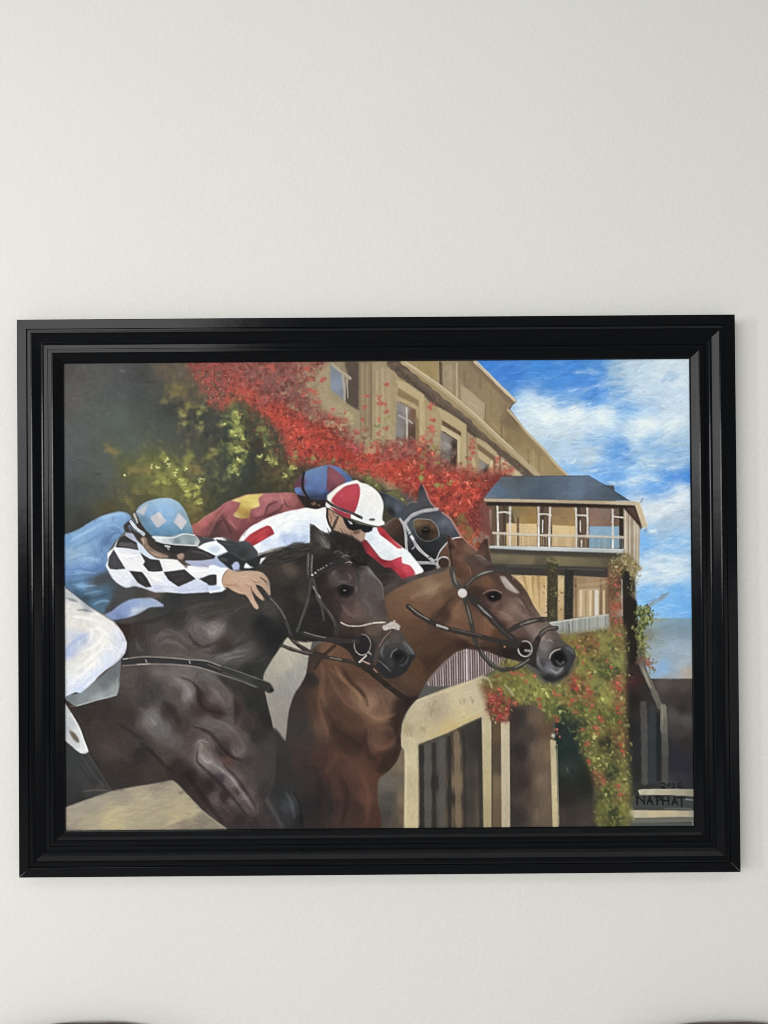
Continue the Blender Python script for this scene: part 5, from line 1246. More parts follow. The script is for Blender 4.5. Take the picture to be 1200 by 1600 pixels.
S('8c8a86', 16, '845,965 860,980', a=0.8)
# reins
S('393736', 24, '75,520 150,600 210,690 240,770 262,840', a=0.92, hgt=0.3)
S('787672', 7, '110,560 180,640 220,710', a=0.6)
S('2a2421', 32, '255,845 310,905 380,950 440,975 520,990', a=0.95, hgt=0.3)
S('5f564e', 7, '300,890 380,938 430,960', a=0.6)
S('2f2c2c', 36, '355,822 440,845 540,868 660,880 760,880', a=0.92, hgt=0.3)
S('75726f', 9, '365,815 440,838 520,855', a=0.65)
S('302b29', 28, '190,912 260,940 360,968 480,995 600,1015 700,1035 780,1065', a=0.95, hgt=0.3)
S('78716a', 7, '270,935 360,960 420,972|'.strip('|'), a=0.7)
S('8e8882', 8, '560,1005 640,1020', a=0.6)
S('33261f', 28, '590,915 540,960 490,1010 440,1085', a=0.9, soft=1)
S('2c231f', 32, '760,1060 830,1075 880,1095 930,1160', a=0.92)
SS('3a2a22', 20, '880,1050 900,1100', a=0.7)
SS('b58a72', 9, '885,1090 905,1115', a=0.6)
# breast strap
fr(100, 910, 4)
F('29292a', '368,490 500,478 650,482 790,494 900,506 1050,566 1200,615 1270,650 1240,670 1190,655 1090,615 950,566 830,532 700,518 550,514 368,526', soft=0.7)
S('8e877f', 9, '370,487 500,472 650,478 780,490 900,500 1050,560 1200,606', a=0.6)
S('847c74', 9, '370,528 550,518 700,522 830,537 950,572 1100,622 1200,662', a=0.55)
SS('b5aaa0', 8, '375,486 400,484|785,500 788,512|460,520 540,516|512,492 518,505', a=0.7)
SS('625d57', 7, '900,520 1040,575 1190,625', a=0.6)
fr(350, 1000, 4)
SH('-10,170 100,205 200,245 290,278 316,325 285,342 215,305 100,255 -10,210', '50,205,2e2e2d 150,245,33332f 230,280,2a2a28 290,310,2c2c2a', k=3, soft=0.8)
S('6f6b64', 7, '0,175 100,208 200,245 285,275 312,318', a=0.6)
S('5f5b55', 6, '-5,210 100,252 215,302', a=0.5)
E('1c1c1b', 300, 322, 12, 10)
# --- sand at the lower left
fr(100, 1060, 4)
m = SH('-30,835 80,790 190,752 300,714 420,690 560,668 680,646 720,680 790,755 860,830 940,890 1020,950 -30,960', '60,850,8c8272 200,790,8a8070 350,740,857b6c 600,680,7e7465 330,840,a09472 300,900,a39570 500,790,988c72 450,900,968a70 650,750,93876f 720,800,9a8e72 800,830,9c9070 700,880,a0936e 150,910,94886f 60,930,8a7f6e 740,920,776c5c 860,890,756b5c 900,930,7a705f 620,930,8f846c', sm=0, k=5, soft=0.9)
BR(m, 20, 5, a=0.55, ang=-14, hg=0.5, jit=0.05, n=1.3)
SS('b2a57c', 24, '250,900 320,830 400,830|620,930 720,890 830,850|300,920 400,900', a=0.4, soft=2.5, taper=1)
S('8f866e', 10, '690,660 790,770 860,835 950,905 1010,945', a=0.5, soft=1.4)
# --- rider in light blue and chequers
fr(100, 750, 4.8)
bl = SH('0,445 60,405 130,370 220,315 300,275 400,247 470,253 512,290 490,350 450,410 400,460 345,545 335,640 380,760 460,850 420,920 480,960 380,1000 200,1000 90,900 0,820',
   '40,450,5f8ab8 100,430,6d97c2 180,380,6a93be 250,350,6c96c2 330,290,78a0c8 400,275,6f98c4 460,280,6f98c4 490,310,557aa6 330,450,4a6a98 310,470,44628e 400,390,5a80ac 430,340,648ab4 370,360,5a80ac 350,330,7098c0 150,520,7b9cbe 250,480,688cb6 270,430,5f86b2 150,600,6f93bc 60,560,7b9ab8 60,620,6d90b4 250,560,5d80aa 200,600,6a8db8 290,600,567aa8 310,550,5f82ac 100,690,5d84b8 220,700,4d72a8 150,650,6388ba 280,670,4a6ca0 60,740,4a6a92 30,700,5a7cae 130,795,5a86b0 200,770,46586a 300,740,3d4650 250,850,3f627e 330,880,35506a 100,860,2e4a62 350,800,3a5468 260,770,3b4046 400,850,3a3c40 420,900,33363a 150,900,2c4050 250,930,3a5a74 330,950,3f5a70 60,790,3f5f80', k=4, soft=0.7, st=15, n=1.4)
SS('93b4d2', 18, '60,460 150,410 240,360|300,290 400,260 460,270|100,560 200,530|150,600 210,590 260,600', a=0.35, soft=2.5, taper=1)
SS('3c5a88', 16, '320,430 330,460 310,490|280,480 290,540 320,580|360,370 410,380 430,420|30,730 120,720 240,720 300,690', a=0.4, soft=2.5, taper=1)
SS('7fa6cc', 16, '60,790 140,800 230,800|160,860 250,840|220,940 300,910 350,920', a=0.4, soft=2, taper=1)
MUS((('92b3d2', 20, .5, 1.8, '40,470 120,425 220,370 300,325'), ('8fb2d4', 18, .5, 1.6, '290,300 370,268 440,262'), ('4d73a2', 22, .5, 2, '60,520 160,480 250,430 300,390'), ('4a6f9e', 18, .5, 1.8, '230,600 280,540 300,480 330,430'), ('3d5c88', 16, .6, 1.6, '330,480 350,430 400,400 440,410'),
     ('86a9cc', 16, .5, 1.6, '320,360 380,340 430,370'), ('83a6ca', 14, .5, 1.6, '110,610 180,590 250,610 280,640'), ('9ab6d0', 16, .45, 2, '40,600 110,570 190,560'), ('3f6290', 18, .55, 1.8, '40,690 120,670 220,690 300,650'), ('7ea2cc', 14, .5, 1.6, '60,720 150,700 240,705'), ('33506f', 22, .5, 2.2, '60,780 160,760 280,750'),
     ('6f9cc6', 16, .5, 1.8, '90,810 170,805 240,800'), ('587fa4', 16, .5, 1.8, '150,870 230,850 290,840'), ('26384a', 20, .5, 2.2, '130,900 240,890 340,860'), ('5a88b0', 14, .5, 1.8, '220,945 290,915 350,925')))
for x in range(160, 275, 22):
    S('9ab8d4', 9, [(x, 595), (x + 5, 615)], a=0.5, soft=1.2)
F('34383c', '200,755 300,715 345,690 390,770 470,830 560,820 640,840 700,880 520,900 420,960 400,900 420,850 330,790', soft=4, a=0.75)
# thigh and dark cloth under the rider
fr(100, 910, 4)
SH('345,60 420,30 560,60 700,75 1000,55 1060,30 1000,110 860,130 720,180 600,215 430,262 340,262 270,215 260,180', '400,80,3a3a3c 500,90,37332f 560,60,4a4038 700,100,252728 900,95,2a2b2b 650,160,2b2c2d 500,220,33302f 400,240,3c3836 330,220,33363c 1000,80,282726 800,140,302e2c', k=4, soft=1.6, st=11)
SH('255,212 300,190 350,150 420,115 500,106 560,108 628,156 540,166 470,205 400,230 330,242 290,240', '300,215,6a7ca8 370,190,7083b0 440,140,7a90bc 520,125,8396ba 590,150,8c9aba 440,180,a3b0c2 480,190,98a2b0 350,220,5c6d98 400,170,7086b4', k=3, soft=0.9, st=8)
SS('b9c4ce', 9, '420,195 460,180 500,165', a=0.5, soft=1.5, taper=1)
S('6d4d40', 8, '540,60 600,90 500,110', a=0.4, soft=2)
fr(100, 750, 4.8)
ck = SH('332,560 380,515 400,470 450,425 520,405 570,460 640,560 720,598 800,600 850,602 905,650 1000,650 1140,650 1200,672 1215,700 1200,840 1080,852 900,862 780,852 690,852 600,822 530,805 470,818 400,780 360,735 338,690 318,650 335,610',
   '450,600,d9dadc 520,600,d5d6da 560,650,dadada 420,720,d0d2d8 470,770,cdd2de 360,540,d8dde2 480,430,a3aac4 500,450,9ea6c0 600,510,bcc6d6 640,560,c4d0da 700,740,dadada 780,800,c8cede 700,830,b6bdd2 800,640,dcdcdc 950,690,dedede 1050,680,dadadc 960,790,b9c2d8 900,840,b0b8d0 1100,830,aab4d0 1160,750,dcdee0 1190,800,c9cfdc 340,680,cfd4dc 540,790,b3b9c8', k=4, soft=0.7, st=8)
SS('f0f0f0', 12, '400,560 480,580 560,570|440,620 540,660|640,720 720,760 780,790|760,640 840,620|930,690 1040,690 1150,680|380,710 440,740', a=0.6, soft=1.6, taper=1, hgt=0.8)
SS('aab3cc', 10, '440,800 480,810 530,800|680,820 760,810 840,820|1040,780 1000,820 900,840|1060,770 1140,810|530,690 580,690', a=0.6, soft=1.5, taper=1)
# far sleeve
SH('905,610 960,510 1010,440 1130,452 1200,436 1300,470 1380,470 1460,560 1400,640 1330,690 1200,690 1140,650 1000,660', '1000,470,2a2827 1080,500,c4ced8 1150,510,d8dee2 1100,540,b4c4d8 1040,620,9aa0bc 1150,620,9aa4c2 1250,480,3a3d40 1260,540,2c2e30 1220,600,8a98bc 1330,560,2a2b2c 1380,640,2c2c2c 1300,660,9aa8c8', k=3, soft=0.7)
for c, q in (('2b2929', '392,514 405,470 425,440 460,422 525,465 558,482 566,536 480,520'),
             ('474447', '410,500 430,475 520,480 548,500 555,530 480,515'),
             ('39373e', '378,528 400,568 466,676 400,682 352,678 334,650 342,590'),
             ('2c2a2c', '575,552 650,602 720,610 748,692 690,698 640,696 598,645 612,620'),
             ('282627', '493,690 590,700 625,745 662,812 620,816 560,782'),
             ('2d2a2b', '750,700 820,692 908,680 992,752 930,782 862,810 790,762'),
             ('2c2a2c', '1018,752 1090,725 1148,720 1146,782 1110,802 1050,772'),
             ('2e2b2b', '905,612 900,565 960,505 1040,530 1142,576 1130,602 1050,616')):
    F(c, q, soft=0.6, sm=0)
SS('605c64', 12, '380,580 390,640|430,500 500,490|640,680 700,675|820,720 900,710|960,540 1060,560 1100,590|560,720 600,770|840,770 900,740', a=0.45, soft=2, taper=1)
F('959cba', '915,622 1000,618 1130,605 1165,635 1100,652 1060,662 980,650', soft=1)
SS('7c6f80', 7, '1030,640 1080,660 1120,650', a=0.6, soft=1)
fr(300, 800, 7.5)
F('393c40', '80,310 240,320 285,350 180,375 60,410 95,360', soft=0.8, sm=0)
F('dce2e4', '68,428 180,375 290,358 370,420 432,478 280,525 200,480', soft=0.7, sm=0)
F('aebdd2', '190,440 290,410 340,450 270,505', soft=2, a=0.8)
F('dfe0e0', '245,325 300,312 370,325 420,350 330,345', soft=0.8)
F('303235', '285,335 400,350 550,380 560,430 440,480 420,470 380,420 310,370', soft=0.7, sm=0)
S('4c5054', 18, '340,360 420,390 500,400', a=0.5, soft=2, taper=1)
F('232527', '300,540 420,490 500,520 560,560 620,590 660,580 840,520 880,530 800,640 720,700 620,700 560,700 470,700 420,660 330,590', soft=0.8, sm=0)
S('55595c', 30, '340,560 400,575', a=0.5, soft=2.4)
F('9aa6c8', '470,640 510,598 545,600 565,640 560,690 490,698', soft=0.8, sm=0)
F('d6dde6', '612,672 635,612 660,625 690,655 730,660 680,675', soft=0.7, sm=0)
F('e2e4e4', '795,640 815,560 880,540 860,560 825,600', soft=0.7, sm=0)
F('8f9ec4', '270,560 310,580 400,650 340,672 250,620', soft=1.2)
# cuff and hand
fr(330, 860, 10)
F('dde1e6', '-20,260 60,250 160,290 275,295 215,380 175,470 180,560 215,610 250,625 150,650 -20,690 -20,580 90,575 92,400 -20,400', soft=0.8)
F('2c2b2c', '-60,420 0,400 85,402 92,480 90,560 40,572 -40,560', soft=0.8)
F('b4c2dc', '-20,580 100,575 190,610 100,640 -20,660', soft=1.0)
SH('205,600 180,500 190,420 230,350 275,310 310,320 360,345 420,355 520,342 640,338 760,350 820,375 880,440 915,510 925,600 935,680 930,725 900,715 870,670 840,640 800,590 740,560 700,555 740,640 800,720 840,790 830,808 790,795 720,735 650,650 625,600 650,680 690,800 740,880 748,920 730,945 690,930 640,860 580,760 540,715 450,700 330,645 270,600',
   '260,360,a38066 230,450,b08c70 220,560,a07a60 300,400,b8967a 300,480,b8957a 280,560,a88266 400,400,b3927a 420,480,bb9a7e 400,580,b28d70 380,630,a88468 500,380,a98870 520,440,b4957c 540,520,b8967a 500,600,b5907a 560,640,a6796a 600,400,a78870 700,380,a4846c 660,460,b59880 700,490,b8997e 760,420,b09078 780,500,a98872 830,420,9c7e66 880,490,6f5f50 820,560,b29078 870,640,a5846e 910,690,8c705c 640,560,b18e74 700,640,b08b74 760,720,b39279 820,790,a88c74 600,720,b08a72 650,800,b8967c 700,880,bd9e84 730,930,a88c74 470,680,a98268', k=12, soft=0.7, st=5)
SS('7c5c4a', 22, '200,560 260,550 330,575|290,555 380,560 440,600|600,460 660,500 720,520 790,500|540,550 600,580 640,600|700,540 690,500|820,480 860,520 890,580', a=0.55, soft=1.2, taper=1)
SS('cdb096', 20, '400,440 500,430 580,420|640,460 700,480|560,520 620,540|720,380 790,400|330,460 400,500|300,600 400,650 520,690|660,820 700,880', a=0.45, soft=1.5, taper=1)
S('3d2f28', 20, '770,440 830,480 860,510', a=0.8)
S('4a3a30', 16, '625,600 640,660 680,760', a=0.6)
S('3a3430', 26, '735,570 780,660 830,740', a=0.35, soft=1.5)
S('5a4438', 14, '180,540 175,470 195,400 240,340', a=0.6)
SS('d0bca6', 16, '775,745 805,775|700,890 720,910', a=0.6, taper=1)
F('5c6266', '880,480 915,510 918,590 905,600 880,540', soft=2, a=0.6)
# helmet and face
fr(100, 750, 4.8)
F('322b28', '452,350 520,300 560,330 640,420 700,470 780,490 950,500 925,560 912,622 880,612 760,595 690,590 620,520 560,470 520,410 470,400', soft=0.9)
F('9098b2', '458,405 500,408 525,460 470,425', soft=0.9)
F('b9c6d6', '552,470 580,500 640,560 690,600 640,590 590,560 560,520', soft=0.9)
SH('578,450 600,432 622,445 640,500 690,540 740,560 795,582 740,598 690,585 640,550 600,500', '600,460,8c7462 600,480,78604f 640,520,7a6250 700,555,8a705e 750,580,7c6252 680,575,94796a', k=3, soft=0.9, st=5)
S('b39a86', 10, '592,450 600,470 598,490', a=0.6, soft=1.2)
SH('850,575 890,545 908,575 900,605 870,612', '880,575,957a6a 895,595,866a5a', k=3, soft=0.9)
S('4a3830', 20, '870,612 905,640 920,660', a=0.7, soft=1.5)
SS('5c4a40', 9, '610,450 625,480 620,500|640,520 700,560 760,585', a=0.6, soft=1)
SS('a98f7c', 9, '690,560 740,580 780,586|872,560 890,552', a=0.6, soft=1)
F('211f21', '690,475 800,490 950,505 905,555 820,562 740,525', soft=0.9)
S('dfe3e6', 13, '765,502 795,508', a=0.9)
S('9aa4aa', 10, '780,520 790,528', a=0.8)
S('2b2725', 28, '552,320 600,375 650,440 700,475', a=0.95)
SS('ccd4de', 24, '505,318 540,365 598,412', a=0.9, soft=0.8)
SS('5f7ea6', 8, '495,345 530,385 590,410|520,300 545,345', a=0.7)
SS('b1b0b4', 15, '530,262 545,300 552,325', a=0.9)
SS('4a4444', 9, '545,262 560,310', a=0.8)
SS('4a6a94', 10, '488,350 505,390', a=0.7)
SH('545,250 560,215 600,185 640,165 720,146 800,145 870,180 920,250 955,340 972,408 900,416 800,428 680,432 630,395 590,345 565,290', '620,190,7c9dbe 700,165,88a8c6 780,160,8cabc8 850,190,82a2be 900,260,74909e 940,340,6a8a98 955,395,55788e 880,400,4a7492 800,410,44708f 700,415,416a8c 640,370,4d7494 600,300,51708c 640,250,6f98c2 740,220,7ba4d0 800,240,80a6ce 780,300,6f98c2 680,330,6088ac 820,360,5c86a8 720,380,5480a4 590,250,7088a0 850,300,6c94b8', k=4, soft=0.7, st=9, n=1.2)
F('a7a9b4', '548,246 590,212 636,188 618,240 602,272', soft=0.8, sm=0)
F('b0adb4', '650,290 720,246 772,320 705,368', soft=0.8, sm=0, st=6)
F('b5b1b7', '828,322 866,255 928,320 886,386', soft=0.8, sm=0, st=6)
F('c3c0c4', '700,262 722,248 745,282 720,300', soft=1.2, sm=0, a=0.7)
SH('662,432 720,430 800,432 900,406 985,420 1025,470 1012,502 930,498 830,492 750,480 700,466', '720,445,c4ccd0 800,445,8c9aa0 880,430,7f9096 950,440,74848a 850,465,637378 960,480,707e84 1000,490,a8b0b2 900,480,8a969a 780,470,b4bcc0', k=3, soft=0.7)
SS('d2d8da', 9, '668,434 740,440 820,440 900,412 980,420', a=0.8)
SS('c9ced0', 10, '690,462 760,482 860,492 1005,500', a=0.8)
# --- white breeches, saddle cloth, boot
fr(100, 910, 4)
SH('-20,740 15,715 100,700 200,625 300,535 358,485 352,600 332,712 200,748 80,784 30,752', '300,580,565a5d 250,640,5c6164 180,680,6a7074 320,690,7f8888 220,730,868f90 100,745,70787c 60,740,5f686c', k=4, soft=0.8, st=10)
S('9aa3a2', 8, '80,780 200,746 330,710', a=0.7)
S('8a9494', 6, '335,600 332,710', a=0.5)
wp = SH('-20,30 15,45 60,78 150,150 250,212 320,258 372,325 396,388 385,450 330,510 250,568 180,640 105,702 80,695 15,722 -20,730',
   '40,100,a8abae 30,150,c8c5c0 100,200,cbc7c0 180,220,d0ccc6 60,260,cac6c0 120,290,c8c4bd 250,260,d4d1cc 300,300,d0ced0 350,360,c2c5d2 375,410,c2c6d4 340,460,c8ccd6 250,380,d8d6d0 200,450,d5d3cc 120,480,cccac2 60,520,c8c8c4 30,440,9aa8cc 60,400,a5b0ca 110,355,a9b3cc 30,380,b9bdc6 280,490,c4cce0 200,570,c8d0e0 130,620,ccd2de 60,640,ccd2de 100,670,b9c6de 30,700,c3cad6 60,580,d3d4d2 170,520,dcdad4 280,420,cfd0d4 150,160,8c9198', k=4, soft=0.7, st=15, n=1.5)
SS('eceae5', 20, '60,560 150,500 230,430 270,360|120,440 200,400 260,330|160,300 230,300 290,350|40,620 120,580 200,500|60,220 140,230 220,250|150,290 180,320 150,400', a=0.5, soft=2.2, taper=1, hgt=0.9)
SS('8c9cc8', 18, '10,450 40,400 90,360 160,325', a=0.6, soft=2, taper=1)
SS('a9b9dc', 14, '30,705 110,660 200,580 300,510|110,700 190,620', a=0.5, soft=2.2, taper=1)
SS('585f68', 15, '20,105 50,115 90,128|80,180 130,180 180,190', a=0.65, soft=1.5, taper=1)
S('4a4a4c', 8, '15,42 100,105 200,180 310,250 330,270', a=0.5, soft=1.2)
S('3a3836', 6, '372,325 396,388 386,450', a=0.4, soft=1.2)
fr(100, 1060, 4)
SH('-20,110 15,170 50,228 100,310 132,400 156,470 110,478 50,432 -20,350', '30,220,b4b6ba 60,280,aeb0b4 20,320,a5a8ae 90,340,c0c2c4 110,420,c6c8ca 60,420,b0b2b6 130,460,cdd0d0', k=4, soft=0.8, st=9)
F('5c5248', '35,335 70,350 98,392 100,415 70,400 45,365', soft=1.2)
SS('dcdedd', 8, '45,225 95,320 130,410 148,465', a=0.6)
S('6a4a3c', 8, '40,180 75,182', a=0.8)
# --- date and signature
fr(980, 1215, 10.909)
K = '14181a'
SS(K, 22, '575,125 600,110 640,118 640,145 610,170 580,195 620,195 655,195', a=0.92, sm=1)
S(K, 18, '690,150 700,120 722,125 725,150 705,162 692,150', a=0.9)
SS(K, 20, '755,130 775,118 800,125 795,150 770,175 755,195 790,192 808,188', a=0.92)
SS(K, 20, '925,105 890,108 865,140 862,175 890,192 918,180 912,155 870,160', a=0.92)
S(K, 18, '590,200 640,205', a=0.8)
def L(*lines):
    for l in lines:
        S(K, 32, l, a=0.9, sm=0, soft=0.7)
L('165,470 175,345', '150,350 225,375 290,460', '290,465 290,340')
L('335,465 385,345', '380,345 425,465', '350,425 415,420')
L('510,475 500,350', '480,350 560,345 570,385 515,410')
L('605,480 600,345', '705,475 700,345', '605,415 705,410')
L('765,475 810,350', '805,350 850,470', '780,435 840,430')
L('860,360 980,350', '925,355 928,505')
# a last pass of the brush over everything, fainter, ties the layers together
BR(np.ones((PH, PW), np.float32), 7, 2.0, n=0.5, jit=0.02, a=0.25, hg=0.3, spread=12)

# crispness of dried paint: edges of touches stand a little against each other
_l = INK.mean(2); _b = blur(np.ascontiguousarray(_l), 1.4)
INK[:] = np.clip(INK + np.clip(0.85 * (_l - _b), -0.11, 0.13)[..., None], 0.02, 1)
# the pigments are chalky, the dark ones most
_l = (INK * np.array([0.3, 0.59, 0.11], np.float32)).sum(2, keepdims=True)
_s = 0.78 + 0.12 * np.clip((_l - 0.15) / 0.25, 0, 1)
_q = np.clip((_l - 0.12) / 0.33, 0, 1); _q = _q * _q * (3 - 2 * _q)
INK[:] = np.clip(_l + _s * (INK - _l), 0.0, 1) ** (0.99 - 0.08 * _q)
# ---------------------------------------------------------------- canvas carrying the paint
def canvas():
    m, nt, b = material('oil_paint')
    at = nt.nodes.new('ShaderNodeAttribute'); at.attribute_name = 'paint'
    tc = nt.nodes.new('ShaderNodeTexCoord')
    w1 = node(nt, 'ShaderNodeTexWave', Scale=190.0, Distortion=1.5); w1.bands_direction = 'X'
    w2 = node(nt, 'ShaderNodeTexWave', Scale=190.0, Distortion=1.5); w2.bands_direction = 'Z'
    add = nt.nodes.new('ShaderNodeMath'); add.operation = 'ADD'
    bump = node(nt, 'ShaderNodeBump', Strength=0.10, Distance=0.0004)
    rn = node(nt, 'ShaderNodeTexNoise', Scale=25.0, Detail=4.0)
    mr = node(nt, 'ShaderNodeMapRange')
    mr.inputs['To Min'].default_value = 0.34
    mr.inputs['To Max'].default_value = 0.52
    for n in (w1, w2, rn):
        nt.links.new(tc.outputs['Object'], n.inputs['Vector'])
    nt.links.new(w1.outputs['Fac'], add.inputs[0]); nt.links.new(w2.outputs['Fac'], add.inputs[1])
    nt.links.new(add.outputs[0], bump.inputs['Height'])
    nt.links.new(bump.outputs['Normal'], b.inputs['Normal'])
    nt.links.new(rn.outputs['Fac'], mr.inputs['Value'])
    nt.links.new(mr.outputs['Result'], b.inputs['Roughness'])
    nt.links.new(at.outputs['Color'], b.inputs['Base Color'])
    b.inputs['Specular IOR Level'].default_value = 0.09

    ex = 0.007                                     # tucked under the lip of the frame
    ow, oh = FW - 2 * INS, FH - 2 * INS
    nx, ny = 984, 736
    gx = np.linspace(-ow / 2 - ex, ow / 2 + ex, nx)
    gz = np.linspace(INS + oh + ex, INS - ex, ny)
    X, Z = np.meshgrid(gx, gz)
    u = (X + ow / 2) / ow; v = (INS + oh - Z) / oh
    tl, tr, bl_, br_ = (100.5, 568.3), (1075.8, 561.7), (103.0, 1299.5), (1083.5, 1291.4)
    fx = (1 - v) * ((1 - u) * tl[0] + u * tr[0]) + v * ((1 - u) * bl_[0] + u * br_[0]) - PX
    fy = (1 - v) * ((1 - u) * tl[1] + u * tr[1]) + v * ((1 - u) * bl_[1] + u * br_[1]) - PY
    fx = np.clip(fx, 0, PW - 1.001); fy = np.clip(fy, 0, PH - 1.001)
    ix, iy = fx.astype(int), fy.astype(int)
    ax, ay = (fx - ix), (fy - iy)
    def samp(a):
        e = (slice(None), slice(None)) + (None,) * (a.ndim - 2)
        return (a[iy, ix] * (1 - ax)[e] * (1 - ay)[e] + a[iy, ix + 1] * ax[e] * (1 - ay)[e] + a[iy + 1, ix] * (1 - ax)[e] * ay[e] + a[iy + 1, ix + 1] * ax[e] * ay[e])
    c = np.clip(samp(INK), 0, 1)
    lin = np.where(c <= 0.04045, c / 12.92, ((c + 0.055) / 1.055) ** 2.4) * PAINT_GAIN
    lin = np.clip(lin, 0.0, 0.93)
    hgt = samp(blur(IMP, 0.6)) * RELIEF
    V = np.stack([X, CANVAS_Y - hgt, Z], 2).reshape(-1, 3)
    n0 = nx * ny
    # turned-over edge of the cloth
    ring = np.concatenate([np.arange(nx), np.arange(1, ny) * nx + nx - 1, (ny - 1) * nx + np.arange(nx - 2, -1, -1), np.arange(ny - 2, 0, -1) * nx])
    back = V[ring].copy(); back[:, 1] = -0.003
    V = np.concatenate([V, back])
    i = (np.arange(ny - 1)[:, None] * nx + np.arange(nx - 1)[None]).ravel()
    Q = np.stack([i, i + nx, i + nx + 1, i + 1], 1)
    k = len(ring); a_ = np.arange(k); b_ = (a_ + 1) % k
    Q = np.concatenate([Q, np.stack([ring[a_], ring[b_], n0 + b_, n0 + a_], 1)])
    me = bpy.data.meshes.new('canvas')
    me.vertices.add(len(V)); me.vertices.foreach_set('co', V.astype(np.float32).ravel())
    me.loops.add(Q.size); me.loops.foreach_set('vertex_index', Q.astype(np.int32).ravel())
    me.polygons.add(len(Q)); me.polygons.foreach_set('loop_start', (np.arange(len(Q)) * 4).astype(np.int32))
    me.polygons.foreach_set('use_smooth', np.ones(len(Q), bool))
    att = me.color_attributes.new('paint', 'FLOAT_COLOR', 'POINT')
    rgba = np.ones((len(V), 4), np.float32)
    rgba[:n0, :3] = lin.reshape(-1, 3); rgba[n0:, :3] = 0.5
    att.data.foreach_set('color', rgba.ravel())
    me.materials.append(m)
    me.update(); me.validate()
    o = bpy.data.objects.new('canvas', me)
    col.objects.link(o)
    o.parent = painting
    o['label'] = 'canvas painted with three racing horses and riders before an ivy-clad house'
    return o
PAINT_GAIN = 1.13
RELIEF = 0.00050
canvas()

# ---------------------------------------------------------------- two chairs whose backs just reach into view
def weave():
    m, nt, b = material('brown_woven_cloth')
    tc = nt.nodes.new('ShaderNodeTexCoord')
    n = node(nt, 'ShaderNodeTexNoise', Scale=260.0, Detail=2.0)
    w = node(nt, 'ShaderNodeTexWave', Scale=120.0, Distortion=3.0); w.bands_direction = 'X'
    mx = nt.nodes.new('ShaderNodeMath'); mx.operation = 'MULTIPLY'
    r = nt.nodes.new('ShaderNodeValToRGB')
    e = r.color_ramp.elements
    e[0].position = 0.1; e[0].color = (0.07, 0.045, 0.034, 1)
    e[1].position = 0.75; e[1].color = (0.42, 0.28, 0.20, 1)
    k = r.color_ramp.elements.new(0.4); k.color = (0.19, 0.12, 0.09, 1)
    bump = node(nt, 'ShaderNodeBump', Strength=0.6, Distance=0.002)
    for q in (n, w):
        nt.links.new(tc.outputs['Object'], q.inputs['Vector'])
    nt.links.new(n.outputs['Fac'], mx.inputs[0]); nt.links.new(w.outputs['Fac'], mx.inputs[1])
    nt.links.new(mx.outputs[0], r.inputs['Fac'])
    nt.links.new(r.outputs['Color'], b.inputs['Base Color'])
    nt.links.new(mx.outputs[0], bump.inputs['Height'])
    nt.links.new(bump.outputs['Normal'], b.inputs['Normal'])
    b.inputs['Roughness'].default_value = 0.9
    return m
def dark_wood():
    m, nt, b = material('dark_wood')
    n = node(nt, 'ShaderNodeTexNoise', Scale=14.0, Detail=6.0)
    r = nt.nodes.new('ShaderNodeValToRGB')
    r.color_ramp.elements[0].color = (0.03, 0.018, 0.012, 1)
    r.color_ramp.elements[1].color = (0.08, 0.05, 0.032, 1)
    nt.links.new(n.outputs['Fac'], r.inputs['Fac'])
    nt.links.new(r.outputs['Color'], b.inputs['Base Color'])
    b.inputs['Roughness'].default_value = 0.4
    return m
CLOTH, WOOD = weave(), dark_wood()

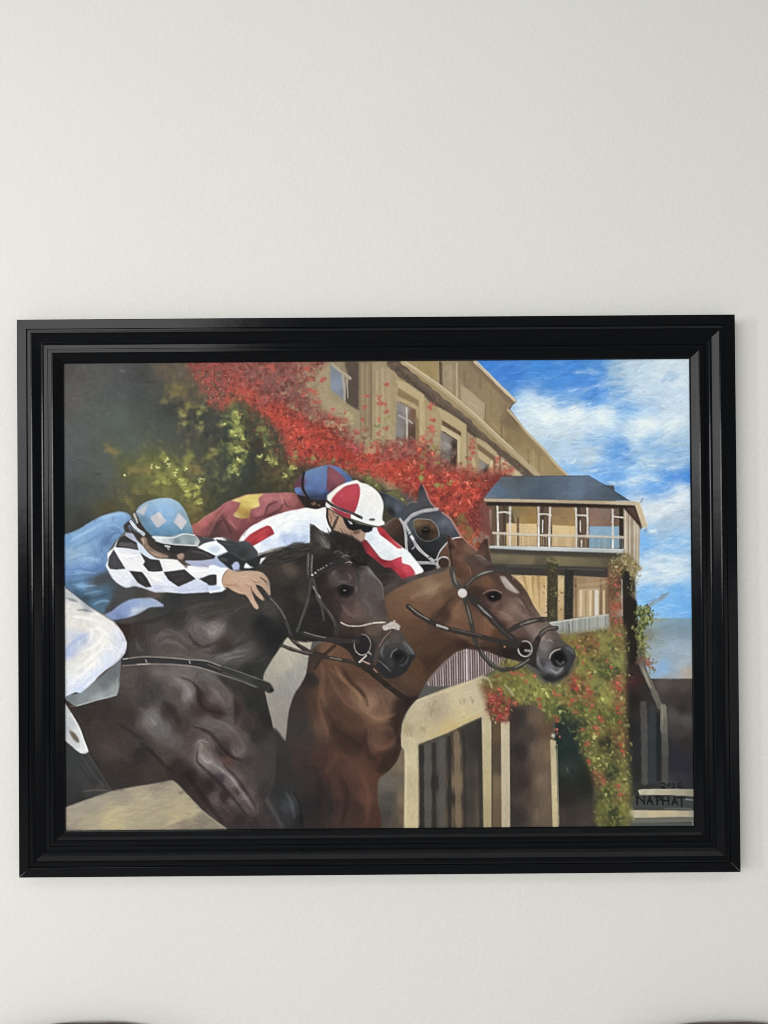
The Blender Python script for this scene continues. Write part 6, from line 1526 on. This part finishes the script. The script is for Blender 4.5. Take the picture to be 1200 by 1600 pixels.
def pad(outline, t, mat, name, parent, axis, rnd=0.014):
    """cushion: an outline (a, b) given thickness t with rounded rims"""
    rings = []
    c = np.mean(outline, 0)
    for k in range(7):
        th = math.pi * k / 6
        d = rnd * (1 - math.sin(th))
        off = -math.cos(th) * t / 2
        rings.append([(p - c) * (1 - d / max(1e-6, np.hypot(*(p - c)))) + c for p in outline] + [off])
    v, f = [], []
    n = len(outline)
    for r in rings:
        off = r[-1]
        for p in r[:-1]:
            v.append((p[0], off, p[1]) if axis == 'y' else (p[0], p[1], off))
    for k in range(6):
        for i in range(n):
            j = (i + 1) % n
            f.append((k * n + i, k * n + j, (k + 1) * n + j, (k + 1) * n + i))
    f.append(tuple(range(n))); f.append(tuple(range(7 * n - 1, 6 * n - 1, -1)))
    o = obj(name, v, f, mat, parent, smooth=True)
    bm = bmesh.new(); bm.from_mesh(o.data); bmesh.ops.recalc_face_normals(bm, faces=bm.faces); bm.to_mesh(o.data); bm.free()
    return o

def chair(x, y, top, label):
    root = empty('chair', (x, y, 0))
    tag(root, label, 'chair', 'chairs standing against the wall')
    w, R = 0.225, 0.55
    pts = []
    for i in range(25):                       # shallow arched top
        a = -w + 0.03 + (2 * w - 0.06) * i / 24
        pts.append((a, top - (R - math.sqrt(R * R - a * a))))
    e = pts[-1]
    for i in range(1, 7):
        q = math.radians(70 - 70 * i / 6)
        pts.append((e[0] - 0.002 + 0.032 * math.cos(q), e[1] - 0.032 + 0.032 * math.sin(q)))
    pts += [(w - 0.02, 0.50), (-w + 0.02, 0.50)]
    for i in range(6):
        q = math.radians(180 - 70 * i / 6)
        pts.append((-e[0] + 0.002 + 0.032 * math.cos(q), e[1] - 0.032 + 0.032 * math.sin(q)))
    back = pad(np.array(pts), 0.06, CLOTH, 'backrest', root, 'y')
    back.location = (0, 0, 0)
    sq = [(-0.21, -0.44), (-0.22, -0.40), (-0.22, 0.0), (0.22, 0.0), (0.22, -0.40), (0.21, -0.44)]
    seat = pad(np.array(sq), 0.08, CLOTH, 'seat', root, 'z')
    seat.location = (0, -0.035, 0.44)
    for sx in (-1, 1):
        for yy, t in ((-0.43, 0.40), (0.0, 0.52)):
            v, f = [], []
            for z, r in ((0.0, 0.013), (t, 0.02)):
                cx = sx * (0.19 + (0.012 if z == 0 else 0))
                v += [(cx - r, yy - r, z), (cx + r, yy - r, z), (cx + r, yy + r, z), (cx - r, yy + r, z)]
            f = [(3, 2, 1, 0), (4, 5, 6, 7), (0, 1, 5, 4), (1, 2, 6, 5), (2, 3, 7, 6), (3, 0, 4, 7)]
            obj('leg', v, f, WOOD, root)
    return root
chair(-0.553, -0.034, 0.8155, 'brown woven chair back peeking in below the left end of the painting')
chair(0.655, -0.034, 0.8065, 'brown woven chair back peeking in at the lower right corner of the picture')
